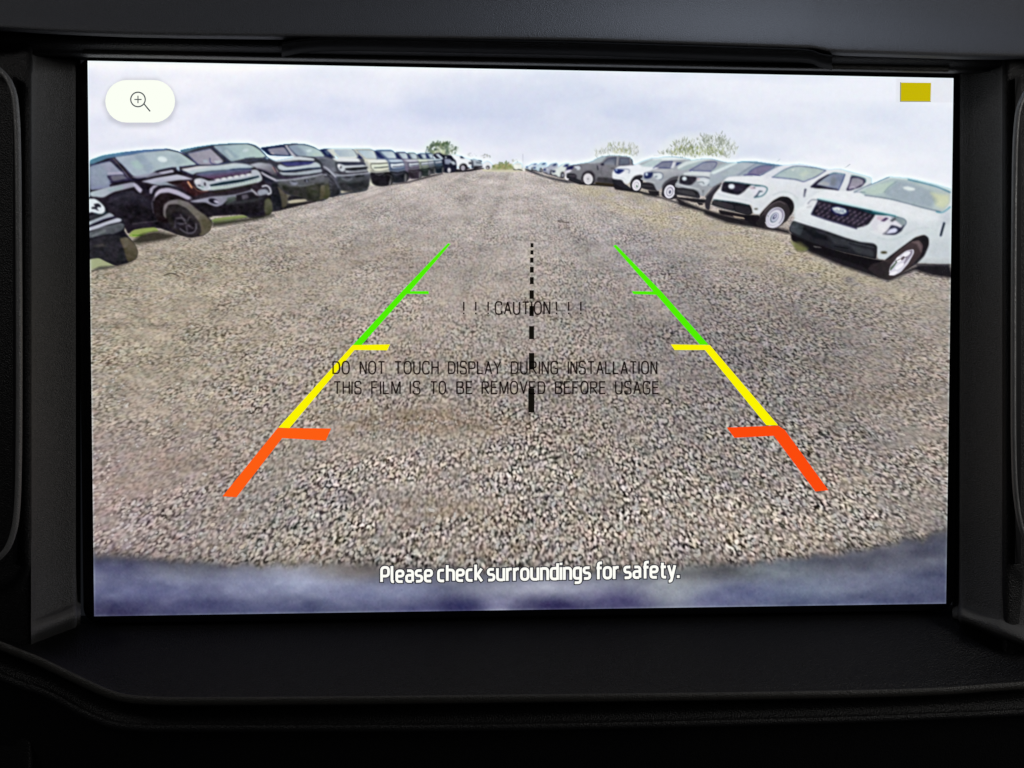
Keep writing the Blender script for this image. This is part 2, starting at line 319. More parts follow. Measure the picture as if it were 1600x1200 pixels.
def trees():
    fr(0, 0, 1)
    who(5, 'round_tree', 'round green tree behind the row of black vehicles')
    E('e9f2f2', 690, 234, 31, 19, 0, f=4, a=.8)
    leaves(690, 232, 23, 10, 120, ['8f987c', '6f7c5e', '50604c', 'a5ad90', '7f8c6c', '3f4e46', 'd8dfd2'], 3, (1.2, 3.6), .9)
    leaves(704, 235, 14, 7, 40, ['55685a', '6b7c6e', '94a396', 'dfe6e0'], 4, (1.2, 3), .9); leaves(669, 236, 6, 4, 14, ['4a5f5c', '71858a'], 5)
    leaves(686, 238, 9, 4, 22, ['d5dcc8', 'e6ecd8', 'b9c4a0'], 6, (1, 3), .9); leaves(688, 224, 14, 4, 30, ['5a7048', '3f5540'], 8, (1, 2.6))
    L('8d8468', 1.6, '683,238 684,250'); L('a09a80', 1, '695,236 697,250')
    who(6, 'bare_shrub', 'thin leafless shrub at the far end of the lot')
    leaves(737, 243, 8, 4, 20, ['8e93a0', 'b5b7ba'], 15, (.8, 1.6), .5); leaves(760, 244, 9, 3, 20, ['7d8284', 'a9aa9c'], 16, (.8, 1.6), .6)
    leaves(806, 251, 6, 3, 20, ['8d9388', 'a9ab9c'], 17, (.8, 1.6), .6)
    who(7, 'wispy_tree', 'wispy pale green tree behind the dark pickup')
    E('e6ebef', 965, 238, 42, 20, 0, f=5, a=.7)
    gr = ['8b9188', 'a3a89c', '7a8278', 'b5b9ac', 'c9ccc0', 'eef2f0']
    def clump(x, y, rx, ry, n, c, seed, lean=.5):
        r = np.random.default_rng(seed)
        for q in range(n):
            a_, d_ = r.uniform(0, 2*math.pi), math.sqrt(r.random()); u, v = x+rx*d_*math.cos(a_), y+ry*d_*math.sin(a_); l_ = r.uniform(1.5, 5.5); t_ = r.uniform(-2.2, -.9)+lean*(u-x)/rx*.6
            L(c[r.integers(len(c))], (r.uniform(.7, 2.0), .6), [(u, v), (u+l_*math.cos(t_)*.6+r.uniform(-.6, .6), v+l_*math.sin(t_)*.5), (u+l_*math.cos(t_), v+l_*math.sin(t_))], f=.8, a=r.uniform(.35, .8), mark=1)
    clump(962, 242, 34, 8, 130, gr, 61); clump(968, 232, 20, 9, 90, gr+['8d9472', 'a5aa80'], 62); clump(972, 240, 13, 7, 60, ['9ba070', '868d5c', 'b7ba90', 'e6eadc'], 63); clump(940, 240, 12, 6, 30, gr, 64); clump(990, 236, 9, 9, 30, gr, 65)
    who(8, 'wispy_tree', 'broader wispy green tree behind the light trucks')
    E('e6ecee', 1092, 234, 60, 26, 0, f=6, a=.7); gr = ['858d7e', '9aa092', '737c6c', 'adb3a4', 'c5cabc', 'ecf1ec', '5f6a58']
    clump(1090, 240, 54, 9, 190, gr, 71); clump(1070, 229, 22, 11, 120, gr+['8a9468'], 72); clump(1112, 225, 22, 13, 140, gr, 73); clump(1138, 233, 15, 14, 90, gr, 74); clump(1098, 220, 10, 9, 40, gr, 75); clump(1124, 216, 9, 8, 34, gr, 76); clump(1045, 240, 16, 6, 50, gr, 77)
    clump(1082, 238, 32, 8, 130, ['7d8a4c', '66753c', '95a05e', '525f38', 'b3b986', 'dfe4cc'], 78); clump(1116, 238, 16, 8, 50, ['7d8a58', '95a074', 'c4cba8'], 79)
def left_row():
    # farthest first
    fr(540, 200, 6.667)  # dark bands below the vehicles are shadows painted on the ground
    who(10, 'parked_pickup', 'white pickup farthest in the left row')
    P('e8ebf0', '1420,390 1440,360 1480,340 1525,370 1530,400 1500,425 1440,430', mark=1); P('4a4d5c', '1360,345 1380,330 1420,338 1425,355 1380,352', mark=1)
    E('1c1a20', 1482, 412, 20, 20); E('ded8dc', 1480, 416, 10, 12)
    who(11, 'parked_pickup', 'grey pickup near the far end of the left row')
    P('aeb6c0', '1300,330 1340,320 1400,345 1425,370 1430,410 1320,425', mark=1); P('332f38', '1340,395 1425,395 1425,412 1330,432'); P('5f6b78', '1355,350 1415,360 1410,372 1360,368')
    P('3b3f4d', '1300,320 1330,350 1335,420 1310,420', f=.9)
    who(12, 'parked_pickup', 'white pickup with round front wheel in the left row')
    P('1b1920', '1080,400 1160,430 1240,440 1330,425 1440,415 1440,425 1280,455 1140,462 1060,465', f=1)
    P('edf0f4', '1110,280 1150,280 1200,290 1240,310 1300,325 1315,360 1310,400 1260,400 1160,405 1140,350', mark=1)
    P('2b3048', '1190,295 1215,290 1240,318 1200,316'); P('20202a', '1285,355 1312,358 1312,378 1280,374')
    P('19161c', '1180,410 1195,380 1225,368 1255,375 1275,410 1300,415 1250,440 1190,440', mark=1); E('c3bfc9', 1222, 415, 22, 27, 0); E('8f8b98', 1222, 418, 10, 13)
    who(13, 'parked_suv', 'dark off-roader with white front wheel in the left row')
    P('191a2a', '905,280 940,260 985,258 1030,285 1100,280 1125,320 1150,340 1160,420 1140,460 1060,470 1010,460 1000,380', mark=1)
    P('c7d3df', '935,275 965,268 985,285 1020,320 1000,330', f=.8); P('8d92a8', '1030,320 1090,325 1110,345 1075,380 1035,375', f=.9); P('e0e6ea', '1035,300 1050,296 1052,312 1038,314')
    P('b7c1cc', '1085,350 1130,345 1150,380 1120,385'); E('ece9ee', 1078, 440, 17, 24); E('8f8c95', 1078, 444, 7, 9)
    def far_suv(x0, w, v0, v1, body, hood, low, yt, yb, i, label, grille='2a2d44', lamp='dfe8ee', glass='a9bccb', side='1d2450'):
        # one of the distant off-roaders seen three quarter from the front: x0 left edge of the front, v0..v1 its windscreen
        who(i, 'parked_suv', label)
        h = yb-yt; g = v1-v0; yw = yt+.25*h
        P(body, [(v0-.55*g, yt+.03*h), (v0, yt-.03*h), (v0+.7*g, yt-.03*h), (v1-.1*g, yt+.06*h), (v1, yw), (x0+.25*w, yt+.27*h), (x0+.9*w, yt+.28*h), (x0+w*1.0, yt+.42*h), (x0+w*1.05, yt+.62*h), (x0+w*1.14, yt+.70*h), (x0+w*1.1, yb-.05*h), (x0+.55*w, yb), (x0+.1*w, yb), (x0-.5*g, yt+.85*h), (v0-.3*g, yt+.5*h)], f=.9, mark=1)
        P(side, [(v0-.42*g, yt+.03*h), (v0-.06*g, yt+.02*h), (v0+.38*g, yw), (v0+.1*g, yw)], f=.7)
        P(glass, [(v0+.06*g, yt+.02*h), (v0+.72*g, yt+.02*h), (v1-.16*g, yt+.07*h), (v1-.02*g, yw-.01*h), (v0+.5*g, yw-.01*h)], c2='cdd9dc', g=(1, 0), f=.8)
        L('3a4668', .8, [(v0+.06*g, yt+.01*h), (v0+.72*g, yt+.01*h), (v1-.13*g, yt+.06*h), (v1, yw)], a=.8); L('4a5674', .6, [(v0+.5*g, yw), (v1, yw)], a=.8); L('3a4668', .6, [(v0, yt), (v0+.46*g, yw)], a=.8)
        P(hood, [(v0+.5*g, yt+.29*h), (v1, yt+.27*h), (x0+.8*w, yt+.28*h), (x0+.96*w, yt+.345*h), (x0+.4*w, yt+.36*h), (x0+.02*w, yt+.36*h)], f=.8)
        P('8d8f9a', [(v0+.5*g, yt+.30*h), (x0-.1*w, yt+.40*h), (x0-.05*w, yt+.55*h), (x0-.5*w, yt+.45*h)], f=1.2, a=.5)
        P(lamp, [(x0+.02*w, yt+.40*h), (x0+.3*w, yt+.42*h), (x0+.95*w, yt+.38*h), (x0+1.0*w, yt+.5*h), (x0+.5*w, yt+.52*h), (x0+.1*w, yt+.55*h)], f=.7)
        L(grille, 1.1, [(x0+.04*w, yt+.385*h), (x0+.5*w, yt+.385*h), (x0+.93*w, yt+.37*h)], sm=0); L(grille, 1.3, [(x0+.2*w, yt+.50*h), (x0+.6*w, yt+.49*h), (x0+.97*w, yt+.47*h)], sm=0)
        L(grille, .9, [(x0, yt+.39*h), (x0+.02*w, yt+.5*h), (x0+.15*w, yt+.56*h)], a=.8)
        P(low, [(x0-.05*w, yt+.62*h), (x0+.5*w, yt+.66*h), (x0+w*1.1, yt+.6*h), (x0+w*1.12, yt+.74*h), (x0+w*1.05, yb-.02*h), (x0+.3*w, yb), (x0+.05*w, yb-.08*h)], f=1)
        L('9a9da8', .8, [(x0-.05*w, yt+.62*h), (x0+.5*w, yt+.63*h), (x0+1.08*w, yt+.58*h)], a=.7); L('8b8f9a', .6, [(x0+.1*w, yt+.71*h), (x0+.5*w, yt+.74*h), (x0+.9*w, yt+.70*h)], a=.7)
        P('1a1a20', [(x0+1.08*w, yt+.62*h), (x0+1.3*w, yt+.7*h), (x0+1.34*w, yb-.12*h), (x0+1.1*w, yb-.02*h)], f=1)
        E('6a6a6e', x0+w*1.08, yb-.15*h, w*.06+3, .13*h, f=.8); L('8c8d94', .7, [(x0+1.16*w, yt+.72*h), (x0+1.24*w, yt+.84*h), (x0+1.26*w, yb-.08*h)], a=.6)
        L('20222c', .8, [(x0-.03*w, yt+.58*h), (x0+.5*w, yt+.6*h), (x0+1.04*w, yt+.55*h)], a=.9)
    far_suv(930, 75, 850, 915, '3f5870', 'd5e4ea', '141d26', 265, 470, 14, 'bluish off-roader small in the left row')
    far_suv(862, 60, 775, 845, '6f7a82', 'e4ecec', '2a2c30', 268, 480, 15, 'grey off-roader small in the left row')
    far_suv(785, 78, 655, 750, '8f9a84', 'e9f2e4', '1f2724', 262, 505, 16, 'pale green off-roader in the left row')
    far_suv(655, 110, 540, 655, '6c6478', 'cfd0dc', '2e2831', 255, 530, 17, 'purple grey off-roader in the left row')
    far_suv(462, 150, 345, 535, '5f6f8c', 'c3d2e2', '22242c', 235, 572, 18, 'blue grey off-roader in the left row')
    P('17141a', '330,590 460,590 650,560 860,500 1010,470 1010,480 850,520 640,575 480,590 350,606', f=1.8, a=.85)
    far_suv(262, 185, 105, 330, 'dcdccb', 'e8eae6', '1e1d22', 225, 605, 19, 'cream coloured off-roader among the dark ones', grille='15161c', lamp='e3ead8')
    P('2a3046', '-285,235 -240,216 -150,214 -130,240 -100,330 -240,310', f=.9, mark=1); P('1d2450', '-267,226 -193,221 -140,267 -155,300 -200,290', f=.8); P('4f6078', '-225,235 -195,232 -165,275 -190,282', f=.8); P('dfe3da', '-178,222 -165,214 60,212 110,235 140,306 -60,325', f=.9, mark=1); P('a8b6c8', '-133,225 60,222 90,240 120,300 -70,302', c2='c3d0d0', g=(1, 0)); L('2a3048', .9, '70,222 95,240 130,305'); P('ccd2cc', '-200,225 -160,215 -60,305 -100,320', f=.9)
    P('1a181e', '250,462 330,470 440,455 470,470 470,520 440,600 370,610 300,590 260,520', f=1)
    L('77767e', .8, '310,480 350,490 400,470', f=.8); L('5c5b60', .8, '400,500 430,480 470,500')
    # D
    fr(400, 210, 10)
    who(20, 'parked_suv', 'dark grey off-roader fourth from the front of the left row')
    P('4d4f5a', '60,210 250,182 450,152 600,142 760,152 880,185 1010,255 1100,352 1200,385 1600,372 1690,380 1700,450 1740,560 1790,640 1770,760 1730,860 1640,900 1500,920 1300,960 1110,980 1080,800 1000,500 800,400', f=.9, mark=1)
    P('1f2748', '60,208 430,160 560,345 200,330', f=.8, mark=1); P('8f8b9a', '170,230 440,195 530,330 250,310', c2='8488a0', g=(0, 1)); P('b3adb2', '215,290 250,275 290,300 270,318', f=.8)
    P('bcbcc6', '450,170 490,170 630,345 570,350', f=.8)
    P('93a5b8', '500,180 640,158 760,165 870,195 1000,250 1080,345 860,355 640,330', c2='b9cdc8', g=(1, .1)); P('7d8aa0', '520,190 640,175 790,300 780,340 640,320', a=.5, f=2); E('d3e3e6', 830, 255, 42, 22, -10, a=.8, f=1.2); P('bccabf', '880,300 960,290 1000,330 900,335', a=.7, f=1.2)
    L('2c3550', 1.1, '440,155 600,145 760,155 880,188 1010,256 1095,350'); L('3a3f66', 1, '500,190 640,330 860,358 1090,352')
    P('dfe3e6', '900,365 1100,360 1250,430 1200,440 1050,400', a=.5, f=1.5)
    P('4c4f5c', '980,370 1140,380 1230,420 1260,600 1320,650 1230,660 1100,520 990,470', c2='7f828c', g=(1, 0), f=1)
    P('dfe3e6', '1180,372 1300,362 1600,372 1640,430 1260,425', f=1)
    P('2e3144', '1260,440 1600,435 1700,440 1720,480 1600,478 1320,480', f=.7)
    P('c6ccd3', '1265,475 1300,455 1350,470 1400,490 1700,475 1740,530 1600,540 1400,545 1370,580 1330,580 1285,540'); E('34323c', 1325, 515, 10, 22, 20); E('f4f4f6', 1295, 490, 18, 22)
    P('15151d', '1385,530 1500,520 1740,505 1750,530 1540,552 1400,552')
    P('b9bec6', '1390,560 1500,580 1740,555 1750,575 1500,600 1400,598'); L('2f2b35', 1.4, '1230,590 1330,605 1500,605 1740,585')
    L('a9acb6', 1.8, '1260,640 1400,640 1550,625 1780,600'); P('44464c', '1260,660 1400,700 1550,660 1790,650 1770,780 1740,880 1500,920 1330,880 1280,760', f=1.2)
    L('7c7f88', 1.6, '1340,690 1430,720 1500,690', a=.8); L('121216', 1.4, '1400,665 1480,668'); L('121216', 1.4, '1550,655 1680,650')
    P('3c3d45', '1030,600 1100,580 1180,620 1260,740 1310,860 1300,950 1200,985 1110,980', c2='2c2c33', g=(0, 1)); L('6c6e7a', 1.6, '1040,610 1120,610 1220,700 1290,830', a=.8)
    L('b0b4bf', 2.6, '990,500 1090,520 1180,600 1240,660', f=.8); L('15161c', 2, '1000,560 1080,570 1160,620')
    for k in range(4): L('84868f', 1, [(1060+15*k, 660+70*k), (1120+10*k, 690+70*k), (1180, 740+50*k)], a=.6)
    P('c9c1ae', '1320,880 1500,870 1520,890 1330,920', f=.8)
    # C
    who(21, 'parked_suv', 'black off-roader third from the front of the left row')
    fr(280, 210, 8)
    P('34353f', '0,200 200,160 400,130 620,115 850,110 940,130 1000,165 1110,290 1200,330 1500,270 1700,285 1780,350 1820,460 1855,520 1875,570 1870,680 1890,760 1860,800 1800,835 1690,840 1400,820 1380,880 1330,930 1240,960 1140,960 1040,700 900,420 240,380', f=.9, mark=1)
    P('587d92', '0,205 200,160 390,135 250,170 60,230', a=.8); L('4e7f9e', 1.2, '0,200 200,158 400,130 620,113 850,108', f=.9)
    P('8f8d9b', '100,240 390,175 560,340 480,375 240,380', c2='a5a0ae', g=(1, 0)); L('343b66', 1.1, '60,235 240,378', sm=0); L('343b66', 1, '400,150 620,345', sm=0); L('4a5a86', .8, '100,238 390,180', sm=0)
    P('a3acba', '300,320 340,305 370,340 350,360 300,350', f=.8); P('bcc4cc', '430,330 500,325 540,345 470,365', f=.8); L('3d4570', 1.4, '385,300 395,355 470,375 600,350', f=.6)
    P('9ab0bc', '420,145 620,130 850,120 930,145 1000,190 1100,285 830,300 650,340', c2='b7cbc4', g=(1, .2)); P('7f8fa0', '430,150 560,140 760,290 640,335', a=.5, f=2)
    P('c6d6d4', '560,200 600,190 700,300 640,300', a=.5, f=2); E('c5d4de', 830, 200, 5, 2.5, -15, a=.8) if 0 else E('cfdbe2', 830, 200, 36, 18, -15, a=.8, f=1.5)
    L('2c3550', 1.1, '820,300 900,290 940,285', a=.8); L('3a4566', 1.1, '850,112 940,135 1010,190 1115,290')
    L('45506c', .9, '640,345 840,335 1060,300'); E('2e3a52', 1090, 300, 36, 22, 20); E('9db0c0', 1100, 296, 18, 12, 20)
    P('d8e0e2', '-20,420 240,385 480,385 700,352 850,368 960,410 900,420 700,440 500,450 210,480 120,500', c2='b9ccd2', g=(0, 1), f=1)     # B's bonnet is painted again with B
    P('b9bcc8', '870,380 1000,350 1150,370 1200,420 1230,520 1100,470 960,430', c2='4b4650', g=(.4, 1), f=1.2)
    P('ccd2d9', '1120,290 1230,285 1500,275 1690,300 1690,330 1500,320 1230,345 1180,330', f=.8)
    P('2c3162', '1250,345 1690,338 1680,372 1500,390 1340,395', c2='4a4a80', g=(0, 1)); 
    P('bcc6ce', '1225,395 1260,372 1310,395 1350,410 1500,395 1640,375 1700,340 1760,370 1775,420 1500,440 1340,452 1280,450 1240,430')
    L('12203c', 1.8, '1320,458 1440,450 1600,430 1760,420'); L('0c1a30', 1.6, '1290,458 1330,468 1400,456')
    P('a9b2bc', '1250,470 1300,475 1440,478 1600,455 1780,430 1790,470 1600,500 1440,510 1300,510 1260,490', f=.8)
    L('e8ab92', .9, '1170,410 1205,470', sm=0); L('f3e2d0', .8, '1190,405 1235,465', sm=0); L('3a2f46', 2, '1180,400 1240,500 1300,540 1500,540 1780,500')
    L('a2a6b2', 2, '1210,580 1400,565 1600,530 1800,505 1840,510', f=.8)
    P('54565a', '1220,600 1400,600 1600,560 1870,530 1870,700 1800,820 1600,830 1400,740 1270,680', c2='3f4036', g=(0, 1), f=1.2)
    L('8a8ea0', 3, '1330,600 1420,630 1480,600', a=.8, f=1); L('15171e', 1.6, '1400,580 1480,592'); L('15171e', 1.6, '1570,572 1640,560 1750,550'); L('7d84a0', 1.8, '1540,590 1620,595 1740,565', a=.7)
    P('3e4032', '1640,660 1800,640 1870,600 1890,760 1860,800 1700,830 1600,790', a=.7, f=2); P('4b4c38', '1800,640 1870,640 1890,760 1850,810 1800,800', a=.9, f=1)
    P('181a26', '980,420 1100,470 1200,560 1130,640 1060,640', f=1.2); L('b9b6c4', 3.4, '1030,480 1100,520 1200,570', f=.8); L('50455a', 1.6, '980,430 1080,450 1160,500', a=.8)
    P('2a2833', '1060,600 1160,600 1240,700 1290,820 1270,930 1160,960', f=1); P('6a6256', '1170,600 1240,680 1320,760 1360,820 1340,900 1290,930 1280,830 1220,710', c2='54503f', g=(0, 1), f=1); 
    P('c9c3ac', '1350,840 1420,820 1580,810 1600,830 1400,860', f=.8); P('a39a84', '1300,740 1400,760 1380,800 1320,790', a=.6)
    P('1d191f', '1370,870 1450,865 1620,845 1720,840 1600,870 1300,940 1130,975', f=1.3)
    fr(400, 210, 10)
    P('66686e', '330,715 500,705 700,680 900,650 1030,615 1080,660 1085,740 900,760 700,800 500,790 400,760', c2='4c4e52', g=(0, 1), f=1)
    P('2e2f2d', '400,790 520,820 700,830 900,790 1075,745 1060,900 1000,1000 860,1030 700,960 520,940 430,880', c2='23241f', g=(0, 1), f=1.6); P('4c4d42', '800,800 960,780 1000,860 980,980 880,960 800,900', f=3, a=.6)
    L('b3b7c4', 1.6, '330,716 480,712 700,690 900,655 1030,618', f=.8, a=.9); P('8c90a2', '520,730 600,720 660,760 620,800 550,780', f=1.2, a=.9); L('22242c', 1.5, '560,730 620,742'); P('23252e', '750,705 820,700 820,735 760,742', f=.8); P('8a90a0', '780,712 800,706 810,740 790,744', f=.7); L('2b2d34', 1.2, '860,705 920,690'); L('8f93a0', 1., '660,800 760,800 900,775', a=.6)
    P('1b1c22', '250,760 330,760 380,900 410,1060 380,1180 290,1180 240,1100', f=1.2); P('585348', '330,800 420,880 490,960 500,1060 470,1130 410,1160 400,1040 370,920', c2='49453a', g=(0, 1), f=1); P('6a6556', '1010,800 1070,790 1085,880 1060,1000 1000,1020 1000,900', c2='43402f', g=(0, 1), f=1)
    P('beb6a0', '500,1040 620,1015 760,1010 800,1035 660,1060 500,1080', f=1); P('221f20', '490,1085 700,1060 860,1040 1050,1015 1060,1030 860,1065 640,1095 500,1125', f=1.4, a=.9); P('1a191c', '510,960 700,970 850,1030 760,1005 600,1015 500,1035', f=1.2)
    # fourth one's
    L('a9acb8', 1.3, '1260,642 1400,645 1560,628 1780,602', a=.9); P('2c2d30', '1300,740 1450,760 1600,740 1770,700 1760,820 1600,880 1480,910 1340,880', f=1.6, a=.85); P('121317', '1400,770 1600,760 1700,730 1700,790 1500,840', f=1.6, a=.5)
    # B
    who(22, 'parked_suv', 'large black off-roader with a pale grille, second in the left row')
    fr(130, 210, 8)
    P('1f1a22', '80,322 250,262 500,222 750,195 1050,178 1200,215 1300,262 1440,378 1680,384 1900,352 2060,370 2150,410 2230,480 2262,580 2330,640 2352,700 2350,760 2290,800 2360,850 2372,930 2340,1005 2200,1040 2080,1045 1980,1000 1600,1020 1612,1110 1590,1200 1500,1272 1350,1290 1200,1262 1050,1205 950,1170 640,1190 560,1250 520,1160 300,1000 80,950', f=.9, mark=1)
    P('557f95', '80,322 250,262 500,222 750,195 1050,178 1060,190 800,225 500,270 300,300 85,385', c2='50679a', g=(1, .1), f=.8)
    L('5aa3a6', .9, '80,325 250,264 500,224', f=.8, a=.8)
    P('8c97ac', '85,395 340,335 480,470 560,560 350,600 340,660 90,700', c2='7f86a2', g=(0, 1)); P('a29fb2', '200,370 340,345 440,450 300,470', a=.5, f=2); P('98a4b0', '100,430 260,420 300,520 310,640 110,640', a=.5, f=3)
    L('34305a', 1.2, '340,300 460,430 590,560', sm=0); L('c4bccd', 1.1, '375,300 480,420 560,530', a=.5, sm=0); L('3a3560', 1.1, '400,300 520,410 600,520', sm=0); L('46528a', .9, '90,390 340,325', sm=0)
    P('a0acbc', '390,285 600,255 750,225 1060,195 1200,225 1300,290 1425,378 1240,402 1100,415 900,460 780,530 620,520 520,410', c2='b3c5c6', g=(1, .2)); P('8795aa', '620,260 740,240 900,420 800,490', a=.5, f=2.5)
    P('a9c6be', '600,340 680,320 760,400 700,440 620,400', a=.6, f=2); E('dbe6e8', 990, 312, 60, 34, 12, f=1.2); P('8f9fae', '1060,260 1200,260 1300,340 1180,380', a=.4, f=3)
    L('22244a', 1.2, '1050,180 1110,190 1190,212', a=.9); L('4b5590', 1, '1200,218 1300,262 1440,378'); L('3b3f70', .9, '1200,405 1320,395 1440,378'); P('a3b5c4', '1160,400 1200,400 1210,460 1170,450')
    L('20203a', 1.4, '910,462 1010,435 1110,418 1150,430 1190,465', f=.6); P('b6b3c6', '930,475 1120,440 1140,470 990,500', f=.8)
    P('9b9cb0', '600,530 900,470 1000,500 700,560', a=.8, f=1); L('191634', 1.6, '340,600 560,575 780,545', f=.7)
    P('35304a', '290,515 500,500 570,550 560,575 350,600 320,560', f=.8); P('6a6878', '340,520 490,508 550,550 370,585', f=.8); P('a9a6bc', '300,475 480,462 510,495 300,505', f=.8)
    P('1b1722', '330,620 620,585 780,540 700,600 800,640 830,700 820,780 740,700 650,600 330,660', f=.8)
    P('b4c1c8', '85,720 350,650 620,595 660,650 600,665 380,720 250,790 90,775', c2='9a97aa', g=(1, 0), f=.8); P('8ea8a8', '300,680 500,640 500,680 330,720', a=.6, f=1.5)
    P('b3afc4', '620,595 670,620 740,690 720,735 690,720 640,660', f=.8)
    P('262430', '350,750 600,700 700,740 800,800 860,850 980,1060 540,1130 500,1060 400,1000 300,880', c2='1c181e', g=(0, 1), f=2); P('403c48', '300,860 420,770 640,720 700,760 460,800', a=.6, f=3); P('141116', '420,900 700,860 900,980 900,1060 560,1100 480,1010', f=4, a=.7)
    L('4a444c', 1.4, '620,1120 860,1090 1010,1070', f=1)
    P('c0c0cf', '720,590 900,545 1180,500 1260,520 1380,560 1250,570 1060,590 900,620 860,620 800,605', c2='a3a5b8', g=(0, 1), f=.8); P('9fa8b6', '850,610 1000,590 1060,600 1190,650 1080,640 940,640', f=1, a=.9)
    P('281a20', '1050,600 1200,570 1400,580 1400,700 1600,720 1900,700 2220,640 2230,690 1900,770 1600,800 1400,800 1200,660', f=1); P('3a2022', '1200,600 1300,590 1390,690 1560,760 1400,780 1280,690', a=.8, f=2)
    P('a3a0b2', '830,740 830,680 880,635 940,640 880,680 860,740', f=.8)
    L('1c1a26', 2.6, '860,760 900,690 980,650 1090,650 1210,690', f=.8)
    P('b6b0c2', '900,730 960,680 1060,665 1190,700 1380,800 1310,820 1180,760 1060,725 960,735 900,790 880,840', c2='aaa6bb', g=(1, 0), f=.8); L('57525e', 1.6, '890,780 860,860 880,980', a=.9)
    P('1c1418', '890,800 960,745 1060,730 1180,770 1290,830 1200,1000 1040,1120 930,1080 880,960', f=1)
    # tyre
    P('7b7579', '1000,940 1010,880 1080,825 1200,810 1320,850 1440,950 1540,1020 1610,1100 1590,1200 1500,1260 1450,1270 1420,1060 1300,930 1180,870 1060,880 1030,960 1040,1060 1000,1010', c2='575240', g=(.7, 1), f=1.1)
    P('2b2729', '1030,1000 1050,900 1140,880 1260,910 1380,1010 1460,1110 1480,1230 1400,1288 1300,1290 1180,1240 1080,1140', f=1.2)
    P('17131a', '1090,1000 1180,960 1290,1000 1380,1090 1410,1180 1380,1245 1290,1245 1170,1180', f=2, a=.8)
    L('56515a', 2.2, '1160,1050 1240,1045 1280,1080', f=1); L('4a4650', 2.2, '1180,1110 1260,1120 1330,1150', f=1); L('6d6874', 1.8, '1210,1180 1290,1230 1370,1230 1410,1180 1410,1120', f=.9); L('3d3842', 2.6, '1150,1080 1150,1160', f=1)
    for a_ in (20, 92, 164, 236, 308):
        L('5d5862', (2.6, 1.8), [(1285, 1115), (1285+92*math.cos(math.radians(a_))+20*math.sin(math.radians(a_)), 1115+118*math.sin(math.radians(a_))+24*math.cos(math.radians(a_)))], a=.75, f=.9)
    E('2a262c', 1285, 1115, 26, 30, 30); E('77727c', 1280, 1108, 9, 10)
    P('524d3c', '1480,1060 1560,1060 1610,1110 1590,1200 1500,1262 1480,1180', f=1.2, a=.8)
    # front of B
    fr(280, 210, 8)
    P('c9d1d4', '20,440 240,395 480,388 700,356 850,372 950,410 860,425 640,440 400,455 210,480 170,505', c2='a3b7c2', g=(.1, 1), f=.9); P('d8d2da', '20,430 200,405 400,398 200,440 100,460', a=.7, f=1.5)
    L('1c1c3c', 1.3, '10,448 90,480 170,520', f=.7); L('3b466c', .8, '240,382 400,384 480,380 600,358 760,352 880,378', a=.7)
    P('5c6b88', '190,500 300,470 640,440 900,425 920,450 800,500 600,520 420,560 330,540', c2='5a3350', g=(.1, 1), f=.9); L('223050', 1.6, '640,440 760,430 900,432', f=.8)
    P('2a1c2a', '330,550 500,540 620,530 840,495 800,500 500,560', a=.7)
    P('b4bac4', '180,590 200,555 260,545 320,560 360,582 450,575 520,555 640,535 760,515 900,490 900,445 960,435 1010,470 1045,560 1000,600 800,640 600,680 420,700 300,700 220,660', f=.8)
    # letters on the grille read as a row of pale blocks
    for k in range(6):
        x = 440+k*78; y = 560-k*13
        L('a08aa6', .9, [(x, y-12), (x+8, y+22)], sm=0, a=.8); E('dcdcdf', x+38, y+4, 30, 15, -8, f=.8)
    L('564a60', 1., '400,570 520,545 640,520 780,500 900,480', a=.7, f=.6)
    P('0f2430', '370,632 560,590 760,565 1000,515 1000,535 800,590 560,630 390,650', f=.6); P('b5c4c0', '390,655 600,640 850,585 1010,550 1035,575 850,620 600,672 400,695', f=.8)
    for k in range(12): L('53606a', .7, [(560+36*k, 640-7*k), (566+36*k, 655-7*k)], sm=0, a=.6)
    E('34343e', 322, 622, 12, 24, -10); E('3a3a44', 250, 640, 22, 9, 10); E('8aa0a0', 290, 655, 20, 14); E('d9d8df', 232, 588, 40, 32, f=.8, a=.8); L('dbe9ea', 1, '220,655 300,695 370,690 380,640', f=.7)
    L('f0a070', 1.8, '110,590 160,665', sm=0, f=.7); L('f6cfae', 1, '105,598 150,665', sm=0); L('8a6050', 1.2, '180,650 230,700 300,712 360,705')
    P('251f26', '120,800 300,740 600,720 900,650 1040,600 1060,660 1000,680 700,760 400,820', f=1); L('3d4030', 1.6, '440,720 640,690 960,610', a=.8)
    P('9c9cae', '130,835 300,800 420,775 560,765 700,750 880,700 910,680 930,720 760,770 700,790 600,820 540,880 470,905 380,880 330,850 180,850', c2='7d7d8c', g=(1, 0), f=.9)
    E('1b1a26', 430, 835, 66, 32, 18); E('b9b8cc', 465, 842, 34, 16, 22, f=.8); P('4a554e', '600,790 700,770 720,820 640,860 580,880', a=.8, f=1.5)
    P('1e1c22', '700,760 900,715 950,740 980,790 800,830 740,810', f=.8); P('55525c', '780,760 850,745 870,790 790,815', f=.7); P('a09fa8', '895,670 960,720 1000,770 960,760 900,700', f=.7)
    P('8f95a0', '1000,690 1100,680 1130,740 1000,770 970,720', f=1); L('d9dbe6', 2.3, '1040,650 1090,640 1130,670 1145,730 1110,750', f=.7); P('26252c', '1050,660 1100,655 1125,700 1090,695')
    P('1c191d', '150,860 330,860 480,920 700,870 1060,790 1150,760 1120,990 900,1040 800,1000 400,1020 300,980', c2='17141a', g=(0, 1), f=1.5); P('3b3d40', '560,850 900,810 1060,775 1080,790 900,850 600,880', a=.7, f=1.5)
    P('565744', '1070,820 1120,790 1160,850 1170,960 1130,1010 1080,1010 1060,920', c2='3e3f30', g=(0, 1), f=1)
    P('14111a', '830,990 1060,960 1070,1030 950,1050 880,1040', f=1)
